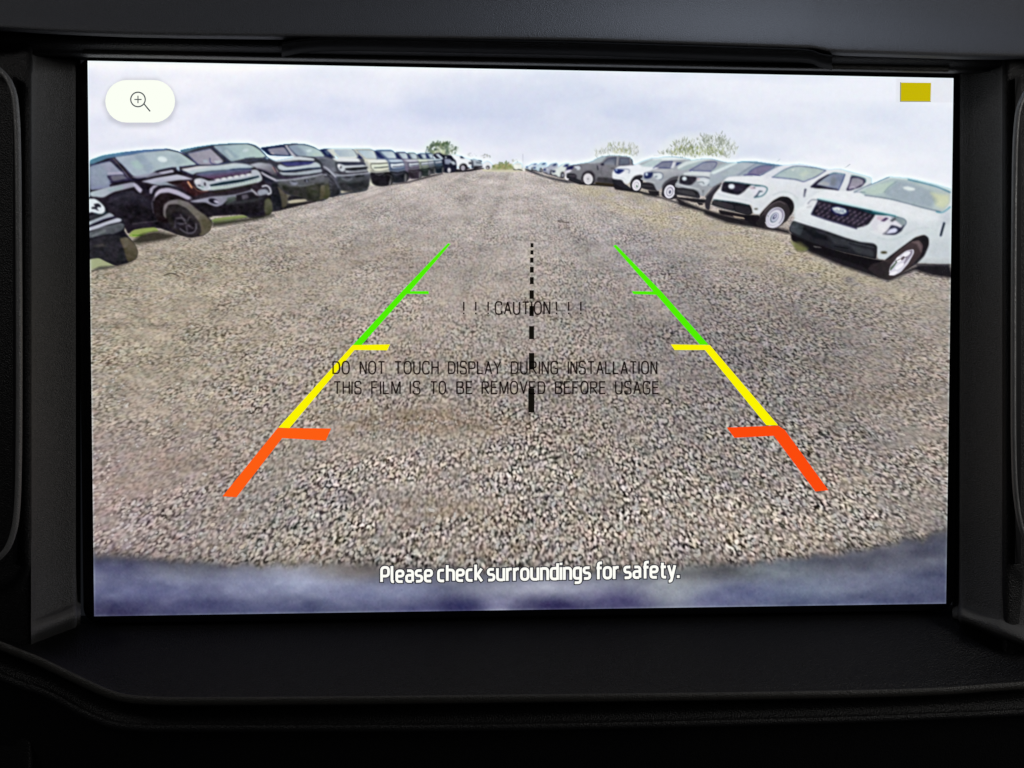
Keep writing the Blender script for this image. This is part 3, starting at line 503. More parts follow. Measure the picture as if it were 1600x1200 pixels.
    P('8e9b62', '400,1085 440,1050 600,1030 800,1008 870,1035 760,1055 600,1070 430,1095', c2='74854c', g=(0, 1), f=1, mark=0); P('66803c', '430,1090 560,1080 740,1060 640,1100 440,1120', a=.7); P('d6d0bd', '370,1035 420,1040 400,1070', f=.7)
    P('2a2a22', '410,1100 620,1075 880,1040 1160,1000 1190,1020 900,1085 600,1130 420,1160', f=3, a=.85)
    # A
    fr(130, 280, 8)
    P('a4ab84', '80,990 200,970 330,1020 400,1080 200,1120 80,1130', f=3)
    P('93a35a', '560,710 620,640 740,615 900,600 950,650 800,670 740,720 640,730', f=1); L('5f8f2a', 1.6, '620,700 740,700'); P('2a2720', '600,790 720,690 900,650 1180,700 1080,745 860,785 680,810', f=3, a=.9)
    who(23, 'parked_suv', 'front corner of a black off-roader cut by the left edge')
    P('17161e', '60,215 200,262 270,330 330,410 410,470 485,480 530,560 510,640 560,710 640,800 690,910 665,1000 560,1045 430,1080 390,1078 300,1038 200,985 120,990 60,1010', f=.9, mark=1)
    P('dbe3e8', '60,245 150,245 215,290 270,350 275,400 240,435 180,435 110,410 60,420', f=.8); P('23232e', '130,310 190,300 225,330 220,355 190,345 170,360 200,400 150,375 100,370 110,345 150,345', f=.6); L('1d4a55', 1.2, '150,425 230,445 290,410')
    P('2e3036', '60,470 140,430 260,445 330,410 300,480 100,540', f=1); P('a6adb8', '60,535 250,460 330,415 400,460 330,478 240,505 60,580', f=.8); L('2a2448', 1.2, '100,590 240,510 400,475')
    P('b9bcca', '60,610 300,525 430,482 485,500 470,530 300,570 160,625 60,650', f=.8); P('5b5e64', '60,670 260,590 470,545 520,570 500,630 370,690 330,680 60,740', c2='44484e', g=(0, 1), f=.9); P('6e7378', '100,700 280,620 290,660 110,730', f=1)
    P('26252b', '60,760 300,700 460,700 520,820 560,1000 430,1070 300,1030 200,980 60,1000', f=1.5); P('4a4742', '120,830 240,800 300,840 160,850', a=.6, f=1.5)
    P('5f574a', '450,740 550,720 640,800 690,910 660,1000 560,1040 530,960 500,850', c2='4a4434', g=(0, 1), f=1.2); P('17151a', '100,1150 200,1090 420,1080 640,1020 500,1080 300,1120', f=2, a=.6)
def right_row():
    fr(780, 200, 6.667)  # soft dark shapes beneath the trucks are painted contact shadows
    who(30, 'parked_van', 'small white van at the far end of the lot')
    E('f0f2ea', 194, 396, 48, 40, f=.8, mark=1); P('2a2c34', '140,400 150,430 180,436 200,426 240,438 244,444 200,438 150,440', f=.7); L('7b8290', .8, '170,375 220,376', a=.6)
    E('f0f0ee', 258, 430, 14, 20, f=.8, a=.9)
    P('1a1b24', '270,425 340,440 400,470 470,495 560,520 700,545 800,570 700,570 560,540 420,495 280,445', f=1.8, a=.85)
    def far_truck(x, y, w, h, i, label, c, c2, gl='2a3566', win='3a4a7a'):
        # x, y: lower left of the front bumper; w, h: front and side of the body to the right of it
        who(i, 'parked_pickup', label)
        P('23232c', [(x, y-.18*h), (x+.35*w, y-.05*h), (x+.62*w, y+.05*h), (x+.9*w, y+.04*h), (x+.9*w, y-.3*h), (x, y-.35*h)], f=1, mark=1)
        P(c, [(x, y-.22*h), (x+.02*w, y-.62*h), (x+.12*w, y-.70*h), (x+.42*w, y-.80*h), (x+.72*w, y-1.12*h), (x+1.25*w, y-1.22*h), (x+1.35*w, y-.85*h), (x+1.05*w, y-.5*h), (x+.82*w, y-.52*h), (x+.62*w, y-.02*h), (x+.45*w, y-.05*h), (x+.3*w, y-.22*h)], c2=c2, f=.8, mark=1)
        P(gl, [(x+.04*w, y-.6*h), (x+.3*w, y-.58*h), (x+.24*w, y-.42*h), (x+.08*w, y-.38*h)], f=.6); E('e9f0f4', x+.38*w, y-.52*h, .07*w, .06*h)
        P(win, [(x+.78*w, y-.88*h), (x+.98*w, y-1.1*h), (x+1.22*w, y-1.12*h), (x+1.12*w, y-.9*h)], f=.7); L('8fa6b8', .8, [(x+.45*w, y-.82*h), (x+.74*w, y-1.08*h)], a=.7)
        E('1c1c24', x+.76*w, y-.2*h, .13*w, .27*h, f=.8, mark=1); E('a9acb8', x+.78*w, y-.18*h, .07*w, .16*h)
        L('7f8aa0', .6, [(x+.02*w, y-.64*h), (x+.2*w, y-.7*h), (x+.45*w, y-.76*h)], a=.6)
    far_truck(275, 440, 95, 62, 31, 'white pickup farthest in the right row', 'dfe9f0', 'c9d6e2')
    far_truck(352, 455, 110, 82, 32, 'light blue pickup far in the right row', 'cfe2ec', 'b4cad8')
    far_truck(455, 485, 120, 102, 33, 'grey pickup far in the right row', 'b9bdca', '9a9eae', win='2c3c66')
    far_truck(545, 515, 150, 125, 34, 'cream white pickup in the right row', 'e6ede8', 'd3dcd8', gl='242a4a', win='2c3570')
    far_truck(680, 530, 190, 140, 35, 'white pickup beside the dark one in the right row', 'e9eef2', 'd5dbe4', win='2c3570')
    # R6 dark grey pickup
    who(36, 'parked_pickup', 'dark grey pickup seen nearly side-on in the right row')
    P('1c1a1f', '720,520 860,560 1000,580 1240,600 1260,620 1000,600 840,590 720,545', f=1.2)
    P('84848c', '690,440 700,410 750,385 900,365 960,350 1040,305 1110,290 1280,290 1360,300 1390,330 1395,380 1415,388 1440,400 1300,560 1180,590 980,560 860,560 800,520 720,530 690,500', c2='6d6c72', g=(0, 1), f=.8, mark=1)
    P('e2ddea', '690,450 720,430 760,440 720,470 690,480'); E('f2f0f4', 708, 505, 26, 36, 0, f=.8); E('a9a5b4', 712, 508, 12, 18)
    P('232355', '700,415 760,395 780,400 760,430 730,432 705,440', f=.7); P('c9d0d8', '780,400 830,392 850,410 835,440 800,435', f=.7); E('3c4048', 798, 428, 9, 5); L('3c3c50', .8, '700,405 780,390 840,392 855,415')
    P('26262c', '700,470 790,475 810,500 800,530 860,545 860,570 800,565 730,530 700,520', f=.8); L('6d6b72', .9, '720,495 790,500')
    P('b6bac2', '900,362 1000,315 1100,295 1120,300 1060,360 960,372', c2='a7b8bc', g=(1, 0), f=.8, a=.9)
    P('52586a', '1085,370 1140,315 1215,308 1205,385 1100,380', c2='8b909c', g=(0, 1), f=.7); L('262a44', .9, '1075,375 1135,315 1220,306 1208,386', sm=0); L('a9abb2', 1.5, '1232,300 1228,390')
    P('676e80', '1260,315 1345,318 1350,375 1255,380', f=.7); L('262a44', .8, '1258,312 1350,316 1355,380 1250,384 1258,312', sm=0); L('2b2d3a', 1, '1385,325 1388,380 1410,385')
    E('252535', 1075, 380, 18, 12); L('20202e', 1.4, '1022,395 1028,435', sm=0); L('55545c', .6, '1070,410 1060,460 1075,500'); L('26262c', .8, '1165,420 1195,420')
    P('3b393e', '1020,510 1170,520 1200,530 1200,580 1010,560', f=1); P('4f4d54', '860,520 870,470 910,440 960,440 1000,480 1010,560 985,580 880,580', f=.8); P('232026', '850,530 875,470 920,450 960,455 990,490 990,570 960,585 880,580', f=.8)
    E('e9e7ea', 926, 530, 50, 58, -8, f=.8); E('c9c5cc', 926, 530, 34, 40, -8); E('dedbe0', 924, 530, 24, 28, -8); E('8a8790', 925, 530, 10, 12)
    P('2a2418', '1000,560 1180,580 1300,600 1180,610 1000,590', f=1.2)
    # R5 white
    fr(780, 200, 6.667)
    who(37, 'parked_pickup', 'white pickup with pale steel wheel behind the grey ones')
    P('1c1a1f', '1180,530 1300,600 1480,660 1640,700 1640,715 1480,680 1200,640', f=1.3)
    P('e9edf2', '1175,480 1190,440 1240,400 1400,388 1480,350 1600,310 1750,320 1750,480 1600,500 1480,500 1390,540 1330,590 1290,560 1180,530', f=.8, mark=1)
    P('1f2a66', '1195,430 1240,425 1310,438 1270,470 1240,482 1205,465', f=.7); E('b9d4f2', 1222, 440, 9, 10); P('dfe3e8', '1310,435 1345,430 1355,460 1330,480 1300,470', f=.8); L('56607c', .9, '1260,425 1330,428 1358,440 1350,470')
    P('c3d0d4', '1440,380 1490,345 1600,310 1600,330 1520,390', f=1, a=.8); L('b9c0ca', .8, '1200,500 1300,530 1330,580', a=.8)
    P('24242c', '1175,530 1280,540 1300,580 1340,600 1370,640 1300,625 1240,600 1180,570', f=.9)
    P('201e25', '1360,590 1375,540 1410,500 1470,485 1510,500 1480,640 1440,665 1380,650', f=.9); E('eceaf2', 1430, 595, 46, 58, 8, f=.8); E('b5b2be', 1430, 595, 28, 36, 8); E('e2e0e8', 1428, 594, 22, 28, 8); E('4d7a60', 1434, 606, 8, 10)
    # R4
    fr(960, 230, 8)
    who(38, 'parked_pickup', 'light grey pickup with a blunt dark grille in the right row')
    P('1a181d', '330,570 480,600 640,640 800,690 900,720 800,712 600,640 400,605', f=2.2, a=.85)
    P('a3a7b0', '335,400 350,370 370,320 480,280 560,260 480,230 300,220 360,190 480,150 640,115 800,125 960,150 960,320 850,360 700,400 620,480 560,540 520,540 400,430', f=.9, mark=1)
    P('dfe8ea', '480,150 560,120 720,118 900,140 960,150 800,160 620,165 460,200', f=1); P('b9cace', '330,225 460,165 600,150 560,200 480,250 340,240', f=1)
    L('5d5f70', .8, '490,105 640,105 780,118 900,130', a=.8)
    P('7f8398', '500,250 560,215 620,185 720,180 700,260 560,258', f=.7); L('2d3263', 1.1, '485,262 600,185 725,178 700,262 560,258', sm=0); P('d9dbe2', '730,190 770,190 740,260 700,262', f=.7); P('3b4470', '775,190 850,190 780,230 765,235', f=.7)
    P('c5c8cc', '480,290 700,270 800,300 820,360 740,370 620,400 600,330', c2='8d9199', g=(.3, 1), f=1.2)
    P('1f2850', '375,320 480,310 480,350 455,385 410,395 370,385', f=.7); E('d6e8f4', 402, 338, 16, 18); P('d3dbe0', '485,330 560,318 600,340 600,380 570,410 530,400 490,370', f=.8); L('49546c', 1, '480,318 570,316 604,340 598,390 560,410'); E('62707a', 520, 368, 18, 8, -10)
    L('c4c8cc', 1.4, '335,395 400,430 500,440', f=.8); P('26252b', '330,440 440,440 490,460 520,530 540,545 500,545 400,530 335,510', f=.8); L('4b4b50', 1, '350,480 480,490')
    P('1f1c22', '420,540 560,550 560,610 440,590', f=1)
    P('4c4a52', '590,500 620,440 700,380 800,355 800,390 740,450 620,600', f=1); P('29272e', '585,600 600,520 650,450 720,410 800,400 780,640 700,655 620,630', f=.9)
    E('e4e3ee', 690, 555, 68, 86, 14, f=.8); E('a5a3b2', 692, 555, 46, 62, 14); E('d9d8e2', 690, 558, 34, 46, 14); E('5c6078', 694, 560, 14, 22, 14)
    # R3
    who(39, 'parked_pickup', 'silver grey pickup third from the front of the right row')
    P('1a181d', '740,600 900,690 1100,770 1340,850 1600,940 1500,900 1300,860 1000,780 820,730', f=2.2, a=.95)
    P('a0a5ad', '755,470 800,400 820,350 860,320 1000,300 940,290 740,290 760,250 880,180 1050,150 1200,140 1400,190 1500,190 1560,240 1700,300 1750,400 1420,400 1300,460 1200,520 1120,620 1060,600 900,520 760,500', f=.9, mark=1)
    P('d5dfe0', '780,250 880,180 1050,150 1180,140 1260,150 1100,170 900,230 800,280', f=1); P('a6b6ba', '790,280 920,220 1080,175 1180,190 1000,240 880,290', f=1.2)
    P('8b90a2', '960,290 1060,230 1140,195 1270,195 1220,295', f=.7); L('2f3566', 1.1, '940,292 1050,228 1130,190 1275,190 1240,270 1200,298', sm=1); L('39407a', 1.2, '940,292 1200,300', sm=0)
    P('d3dadd', '860,320 1000,300 1200,310 1260,350 1180,370 1000,350 870,350', f=.9)
    P('a7b6ba', '1200,300 1300,240 1420,180 1560,180 1600,260 1400,360 1350,390', c2='bcc6ca', g=(1, 0), f=1.4)
    P('a5a9b0', '1200,320 1350,380 1400,410 1250,480 1190,500 1200,400', c2='86898f', g=(0, 1), f=1.5)
    P('26242f', '820,365 850,355 1030,370 1020,420 960,475 900,475 810,450', f=.8); E('d5dfe6', 875, 392, 30, 26); 
    for k in range(6): L('54505e', .7, [(920+16*k, 385+4*k), (910+14*k, 460-4*k)], sm=0, a=.5)
    P('ccd4da', '1035,385 1120,375 1190,395 1200,430 1160,480 1100,490 1030,440', f=.8); L('4a5268', 1.1, '1030,375 1120,372 1195,395 1205,430 1170,475'); E('c8a8ae', 1050, 400, 18, 12, a=.8); L('50585e', 1, '1040,440 1100,435 1120,460'); L('e9ecef', 1, '1050,420 1160,420')
    P('cfd3d6', '760,460 900,500 1060,530 1100,580 1060,520 880,480 770,450', f=.8); P('27262c', '755,510 850,505 1000,530 1050,560 1075,620 1060,640 900,610 750,590', f=.9); P('3c3b40', '780,530 990,550 1020,600 960,600 790,560', f=1); L('5c5b60', .8, '760,590 900,615 1050,640', a=.8)
    P('1c1a20', '760,620 1100,650 1180,660 1130,700 1000,690 820,650', f=1.2)
    P('5b6166', '1090,540 1130,530 1100,600 1120,620', a=.5); P('5a5960', '1130,620 1180,560 1240,490 1340,440 1340,470 1230,560 1150,640', f=1); P('2f2d34', '1130,700 1150,620 1210,560 1300,470 1330,480 1240,600 1200,700 1190,790 1140,770', f=1)
    P('1b191e', '1030,690 1100,700 1110,720 1060,725', f=.8)
    # R2 white
    fr(1100, 240, 8)
    who(40, 'parked_pickup', 'white pickup with black grille, second in the right row')
    P('19171b', '0,700 200,760 400,800 700,870 1060,960 1080,1010 900,970 600,920 300,870 0,760', f=2.6, a=.95)
    who(39, 'parked_pickup', 'silver grey pickup third from the front of the right row')
    P('a9b3bd', '80,240 300,140 440,100 640,95 1000,150 960,200 700,280 300,290 200,360 100,420 60,400', c2='8f9cab', g=(1, 0), f=1.2, mark=1)
    P('d9e6e8', '80,240 300,140 440,90 640,85 620,100 440,115 300,180 120,260', f=1)
    P('a9b6bc', '200,270 420,120 620,110 640,130 540,180 400,260 280,280', c2='b4bcc6', g=(1, 0), f=.9); L('3a6a8c', 1.2, '420,112 520,102 760,128 980,152', f=.8); L('6a7386', .9, '430,270 560,180 640,128', a=.8)
    P('7d7896', '520,265 600,200 700,155 860,155 840,190 690,270', f=.8); L('2e2a66', 1.3, '500,270 590,262 690,275', f=.7); L('3c4a78', 1, '560,240 620,190 720,152 860,150 870,175 800,220 700,280', f=.7); L('8d949c', 1, '860,150 900,110 950,70', a=.6)
    who(40, 'parked_pickup', 'white pickup with black grille, second in the right row')
    P('e8eaee', '100,600 120,520 180,450 200,440 240,340 300,290 500,280 720,290 760,250 960,150 1200,130 1560,200 1700,190 2100,300 2100,900 1600,800 1120,800 1140,700 1080,560 980,530 860,580 740,700 690,765 610,745 600,640 450,620', c2='c6ced4', g=(.2, 1), f=.9, mark=1)
    P('f2f4f6', '860,300 1100,160 1200,140 1100,160 800,300', f=1); P('dfe3ec', '740,290 900,310 1200,340 1000,420 800,330', a=.6, f=3); P('cfd8dc', '1120,520 1200,620 1160,760 1100,780 1130,680', a=.8, f=3)
    P('adbfc2', '860,290 1000,200 1110,165 1300,170 1500,210 1400,290 1240,345 1140,325', c2='b6c4c0', g=(1, 0), f=.8); P('c9d3c4', '1180,260 1280,210 1320,240 1240,300', a=.6, f=2); P('e0e8e2', '1090,200 1140,190 1110,215', f=1)
    L('3b5576', 1.2, '860,292 980,215 1100,165 1200,158 1400,180 1520,212', f=.7); L('45507c', 1.3, '850,295 1000,308 1150,325 1240,350 1300,330 1400,290 1520,212', f=.7)
    P('cfd4e0', '720,290 840,200 1000,160 1060,165 940,240 840,300', a=.5, f=2)
    P('24222e', '210,470 235,360 270,352 420,365 600,390 540,430 500,480 430,520 330,500', f=.8); E('dbe3ea', 344, 410, 40, 32, f=.8)
    for k in range(9): L('4d3a58', .8, [(400+20*k, 390+4*k), (380+14*k, 480-4*k)], sm=0, a=.5)
    L('1e3f4c', 1.6, '260,352 420,362 600,390 700,400', f=.7)
    P('dcdde6', '560,410 640,400 740,410 780,430 770,480 720,530 640,540 600,470', f=.8); L('3b6672', 1.6, '640,402 740,406 790,435 770,490 720,530 630,548', f=.7); E('b9a3ae', 600, 430, 30, 14, 10, a=.8); P('55505c', '610,420 640,420 640,440', f=.6); P('4b5668', '690,460 740,470 660,540 620,545 660,510', f=.7); P('dde8f0', '700,480 740,480 720,510 670,530', f=.7)
    P('c6ced2', '480,480 560,440 620,520 560,560 460,530', a=.35, f=2); L('c3cbd2', 1, '160,500 300,540 560,590 600,620', a=.8)
    P('191a20', '115,575 400,610 530,640 575,640 600,700 605,750 560,770 360,720 90,640', f=.8); P('333036', '120,580 360,640 380,690 300,690 110,630', f=1); P('28262c', '380,650 560,670 600,740 540,760 400,720', f=1); L('5a5a60', 1.2, '80,630 200,680 380,715', f=.8); L('14343a', 1.2, '120,575 400,610 560,645')
    P('19161b', '180,700 500,760 700,770 760,930 620,900 540,850 380,790 200,760', f=1.4); P('a89a8a', '360,775 500,800 510,820 380,800', f=.9)
    E('3d3a30', 650, 692, 22, 9, f=.8); L('b9c3c8', 1.2, '860,520 960,480 1080,490 1170,560', a=.8, f=1)
    P('18161a', '690,770 760,690 860,590 960,535 1050,540 1110,590 1130,660 1110,740 1040,820 960,800 760,900', f=.9)
    P('3b3539', '670,860 740,730 820,640 940,580 1040,620 1080,720 1050,830 960,900 860,950 760,945', c2='2b272a', g=(1, 1), f=1); L('6d6066', 1.4, '760,720 840,640 940,600 1010,630', a=.6, f=1.2); P('221f22', '640,880 700,800 760,760 760,930 700,920', f=1)
    E('cfcedc', 890, 800, 108, 140, 34, f=.9); E('9d99aa', 898, 790, 88, 120, 34); E('d7d7e2', 888, 800, 78, 104, 34); E('7c8896', 880, 800, 46, 72, 36); E('b9bdd0', 888, 796, 38, 60, 36); E('4a4c66', 884, 790, 16, 36, 40); E('c9cbe0', 890, 784, 8, 22, 40); L('eef0f6', 1.2, '770,860 800,910 860,915 930,880', f=.8); E('8f9a90', 800, 780, 12, 6, 60)
    P('20203a', '1255,440 1285,440 1262,545 1240,545', f=.7); 
    P('24222f', '1340,410 1420,340 1540,265 1640,245 1680,260 1640,340 1620,450 1500,440 1370,432', f=.8)
    fr(1240, 230, 10)
    P('98a3b2', '345,595 430,520 560,430 640,410 790,430 770,500 690,660 560,640 440,600', c2='7a84a0', g=(1, 0), f=.8); P('b3b3b4', '380,570 470,530 560,560 560,600 440,595', a=.7, f=1.5); P('7b7f88', '580,480 640,450 680,520 640,600 580,590', a=.7, f=2); L('2c2940', 2.4, '280,620 360,600 500,630 690,665', f=.8); L('2b5f78', 1.2, '560,430 640,402 800,425', f=.7); L('22326a', 1.5, '800,428 760,540 700,665', f=.7); L('29263f', 1.6, '275,615 400,510 550,430', f=.7)
    P('3a3650', '815,680 870,560 895,445 1000,455 1120,495 1125,550 1060,620 880,680', f=.8); P('8d8c97', '850,650 890,560 910,480 1010,480 1090,520 1090,570 960,640', c2='a39aae', g=(0, 1), f=.8); L('c6c0d0', 1.6, '870,650 930,620 960,640', a=.8); L('2d6a6a', 1, '900,440 1000,452 1120,492 1125,550', a=.9)
    L('8a95a0', 1, '735,325 800,322 880,268', a=.8); P('cfe2e0', '700,350 900,380 1150,430 1240,520 1180,600 1140,470 900,410', a=.6, f=2)
    P('dfe6ea', '200,640 240,660 330,760 260,830 180,920 40,1040 20,950', a=.5, f=3)
    # R1 front right
    fr(1220, 260, 5.926)
    who(41, 'parked_pickup', 'white pickup nearest on the right, cut by the edge of the picture')
    P('16141a', '90,620 300,700 600,830 880,960 1000,1040 1280,910 1560,900 1600,1040 1400,1010 1240,960 1000,1060 860,1020 560,920 250,790', f=3, a=.95)
    P('e8ebef', '70,560 130,480 150,400 210,360 250,310 330,250 420,220 560,228 700,230 830,170 1000,95 1200,110 1450,170 1600,215 1640,500 1640,880 1500,900 1250,890 1380,700 1330,630 1250,650 1100,760 980,860 900,860 880,740 600,700 300,600', c2='c3cdd2', g=(.2, 1), f=.9, mark=1)
    P('d3e2e2', '990,96 1200,106 1450,165 1600,215 1600,235 1400,180 1180,125 1030,110', f=1)
    P('abbcc0', '720,235 860,165 1020,108 1180,125 1400,180 1570,235 1575,330 1500,425 1400,405 1100,320 780,268', c2='b7c3c4', g=(1, .1), f=.9); P('c0d3c6', '740,235 900,165 1060,140 1000,190 940,250 860,265', a=.7, f=2); P('95a3b0', '960,240 1080,130 1200,150 1400,230 1440,300 1400,390 1200,340 1000,290', a=.7, f=3)
    L('738a90', 1.2, '960,240 1000,190 1070,140', a=.7); P('dfe8e8', '1130,190 1180,185 1245,205 1235,222 1190,226 1140,210', f=1.2); P('d2d6ae', '1380,240 1560,270 1560,340 1500,390 1430,360 1440,310', a=.75, f=3); P('aab4a0', '1400,280 1440,290 1460,330 1430,360', a=.6, f=1.5)
    L('5a6f80', 1.5, '680,238 820,172 1000,100', f=.9); L('2f6a86', 1.6, '1180,122 1300,150 1450,190 1570,240', f=.9); L('556478', 1.4, '780,268 1000,300 1180,345 1330,385 1480,420', f=.9); L('2a7f96', 1.5, '1440,420 1500,425 1570,375', f=.9); L('67778a', 1.2, '680,238 780,240', a=.8)
    P('f1f2f6', '330,280 600,270 900,300 1150,360 1440,450 1500,500 1300,520 1100,440 800,360 400,300', a=.5, f=5); P('b9c0cc', '1490,440 1570,400 1580,520 1540,560 1450,540', a=.5, f=5); P('c9d0d6', '900,480 1160,520 1200,560 1100,680 900,640', a=.3, f=5)
    P('cde3e6', '360,285 600,330 860,400 1080,450 1100,480 860,425 600,360 340,300', f=1); L('1f6a76', 1.6, '340,305 500,340 760,395 1060,460', f=.9)
    # grille
    P('23202c', '285,440 345,308 520,345 840,410 880,445 810,540 700,572 560,530', f=.9)
    r_ = np.random.default_rng(5)
    for i in range(5):
        for j in range(11):
            x = 352+j*47-i*9+(i % 2)*22; y = 345+i*33+j*11.5
            if x > 850-i*26 or (abs(x-540) < 72 and abs(y-408) < 38): continue
            if y > 470+(x-400)*.26: continue
            E('62556a', x, y, 19, 7, -38, f=1, a=.8); E('85757f', x+3, y-3, 9, 3, -38, f=.9, a=.55)
    E('20224a', 545, 412, 86, 44, 14, f=.9); P('cfd8da', '470,385 520,375 600,395 612,425 570,445 500,425', f=.9); P('e4ebe6', '490,388 530,382 560,400 540,415 500,405', f=1); L('56648a', 1, '570,400 585,425', a=.8)
    L('5a6890', .9, '498,398 512,420 520,396 540,425 552,398 566,424 585,402', a=.8); L('5a6890', .7, '486,412 600,428', a=.5)
    L('2b2844', 2.2, '290,445 420,490 560,532 700,574', f=.9); L('2d2a46', 2, '285,440 320,370 345,312', f=.8); P('16444e', '700,390 900,430 1100,470 1090,485 860,445', f=.8)
    # lamps
    P('dcdee2', '250,350 290,305 345,310 320,360 290,400 240,390', f=.9); L('6c7080', 1.3, '250,345 285,310 340,312', a=.9); L('9097a0', 1, '240,380 280,370', a=.8)
    P('d8d7e0', '880,450 1000,455 1140,490 1160,530 1110,590 1060,630 930,632 860,600 830,530', f=.9); P('c4a9b8', '890,460 960,465 930,500 890,490', a=.7, f=1); P('4a3558', '925,505 970,472 1000,480 960,510', f=.7); P('7d8a94', '1010,468 1130,485 1160,520 1130,560 1090,520', c2='93a1a6', g=(1, 0), f=1); P('4c5058', '1010,500 1060,470 1070,490 1030,515', f=.7); L('4c5e70', 1.4, '1080,470 1140,488 1160,525 1120,580')
    P('34354a', '930,632 1000,580 1020,540 1080,555 1110,570 1150,530 1120,600 1060,635', f=.8); P('d2d5ea', '975,625 1010,580 1060,568 1085,590 1060,615', f=.9); P('e9ebec', '820,600 900,590 1010,590 960,640 900,640', a=.5, f=2); P('eceef0', '900,540 980,520 1010,540 960,600 900,590', a=.6, f=2)
    L('c6ced2', 1.4, '130,480 300,540 600,640 850,710 900,730', f=1.2, a=.8); L('bcc8cc', 1.5, '900,660 1000,680 1120,650 1250,580 1400,570', f=1.6, a=.7); L('cfdcdc', 2, '1350,580 1420,620 1400,720', a=.8, f=1.5)
    # bumper
    P('27282e', '80,560 110,500 200,530 400,590 600,660 740,700 860,712 895,740 885,860 840,850 600,800 300,720 120,640 75,595', c2='1f1f25', g=(0, 1), f=.9); P('454a50', '85,560 120,510 220,545 200,600 180,640 90,600', c2='34383e', g=(1, 0), f=1.2); P('121318', '200,570 420,640 440,690 300,660', f=2, a=.9); P('33353b', '420,620 620,680 640,740 500,720', f=2); L('3f4248', 1.5, '560,680 700,715 860,750', f=1.2); P('3a3c42', '620,720 860,780 860,840 700,800', a=.8, f=2); L('0f1014', 1.4, '500,740 620,760', a=.8)
    P('121014', '90,620 300,710 600,800 880,860 960,870 1000,1040 900,1020 760,930 560,860 400,820 200,740 100,690', f=1.6); P('5c5a5a', '300,735 360,745 380,755 310,750', f=1)
    P('5d5c3c', '110,700 180,700 260,760 200,800 130,770', a=.8, f=2.5); P('7a8048', '90,680 140,720 250,770 160,780 100,720', a=.6, f=2)
    E('45412f', 955, 797, 30, 12, f=1)
    P('cfd6da', '1260,890 1340,830 1580,840 1600,900 1500,905', c2='b2b8bc', g=(0, 1), f=1.5); P('c3c9d0', '1380,700 1560,680 1600,840 1340,835', a=.5, f=4)
    P('1c1a1f', '960,870 1010,830 1130,740 1240,660 1330,632 1370,660 1372,730 1330,830 1260,900 1160,960', f=1)
    P('45393c', '860,960 930,880 1020,850 1090,780 1200,700 1280,680 1320,730 1300,820 1220,910 1100,1010 1010,1050 900,1030', c2='2e2729', g=(-.3, 1), f=1.2); P('7c6b6e', '1210,700 1280,690 1310,740 1300,800 1260,720', a=.7, f=2); P('2a2528', '850,900 960,880 1020,900 980,1040 880,1010 800,950', f=1.6)
    P('d5d3e0', '1000,990 1010,930 1080,840 1160,780 1230,765 1235,800 1180,900 1110,980 1040,1015', f=1); P('8f8898', '1150,800 1220,770 1220,810 1150,900 1120,930 1160,850', f=1); P('5a6a5c', '1010,940 1060,890 1080,850 1090,870 1050,930 1015,970', f=1)
    for (x, y, rx, ry, an) in ((1160, 815, 44, 18, -30), (1092, 862, 22, 26, 30), (1100, 925, 48, 17, -34), (1040, 990, 40, 14, -20)): E('f1f1f7', x, y, rx, ry, an, f=.9)
    E('6a5f66', 1130, 850, 22, 12, -50); L('3c3438', 1, '1060,880 1120,850 1160,840', a=.7)
    L('2c3458', 2.8, '1512,525 1495,580 1480,640', f=.8, sm=1); P('16232c', '1505,525 1522,525 1490,640 1475,640', f=.7, sm=0)
    L('35323a', 2.5, '1230,905 1400,915 1560,915', f=1.5, a=.8)
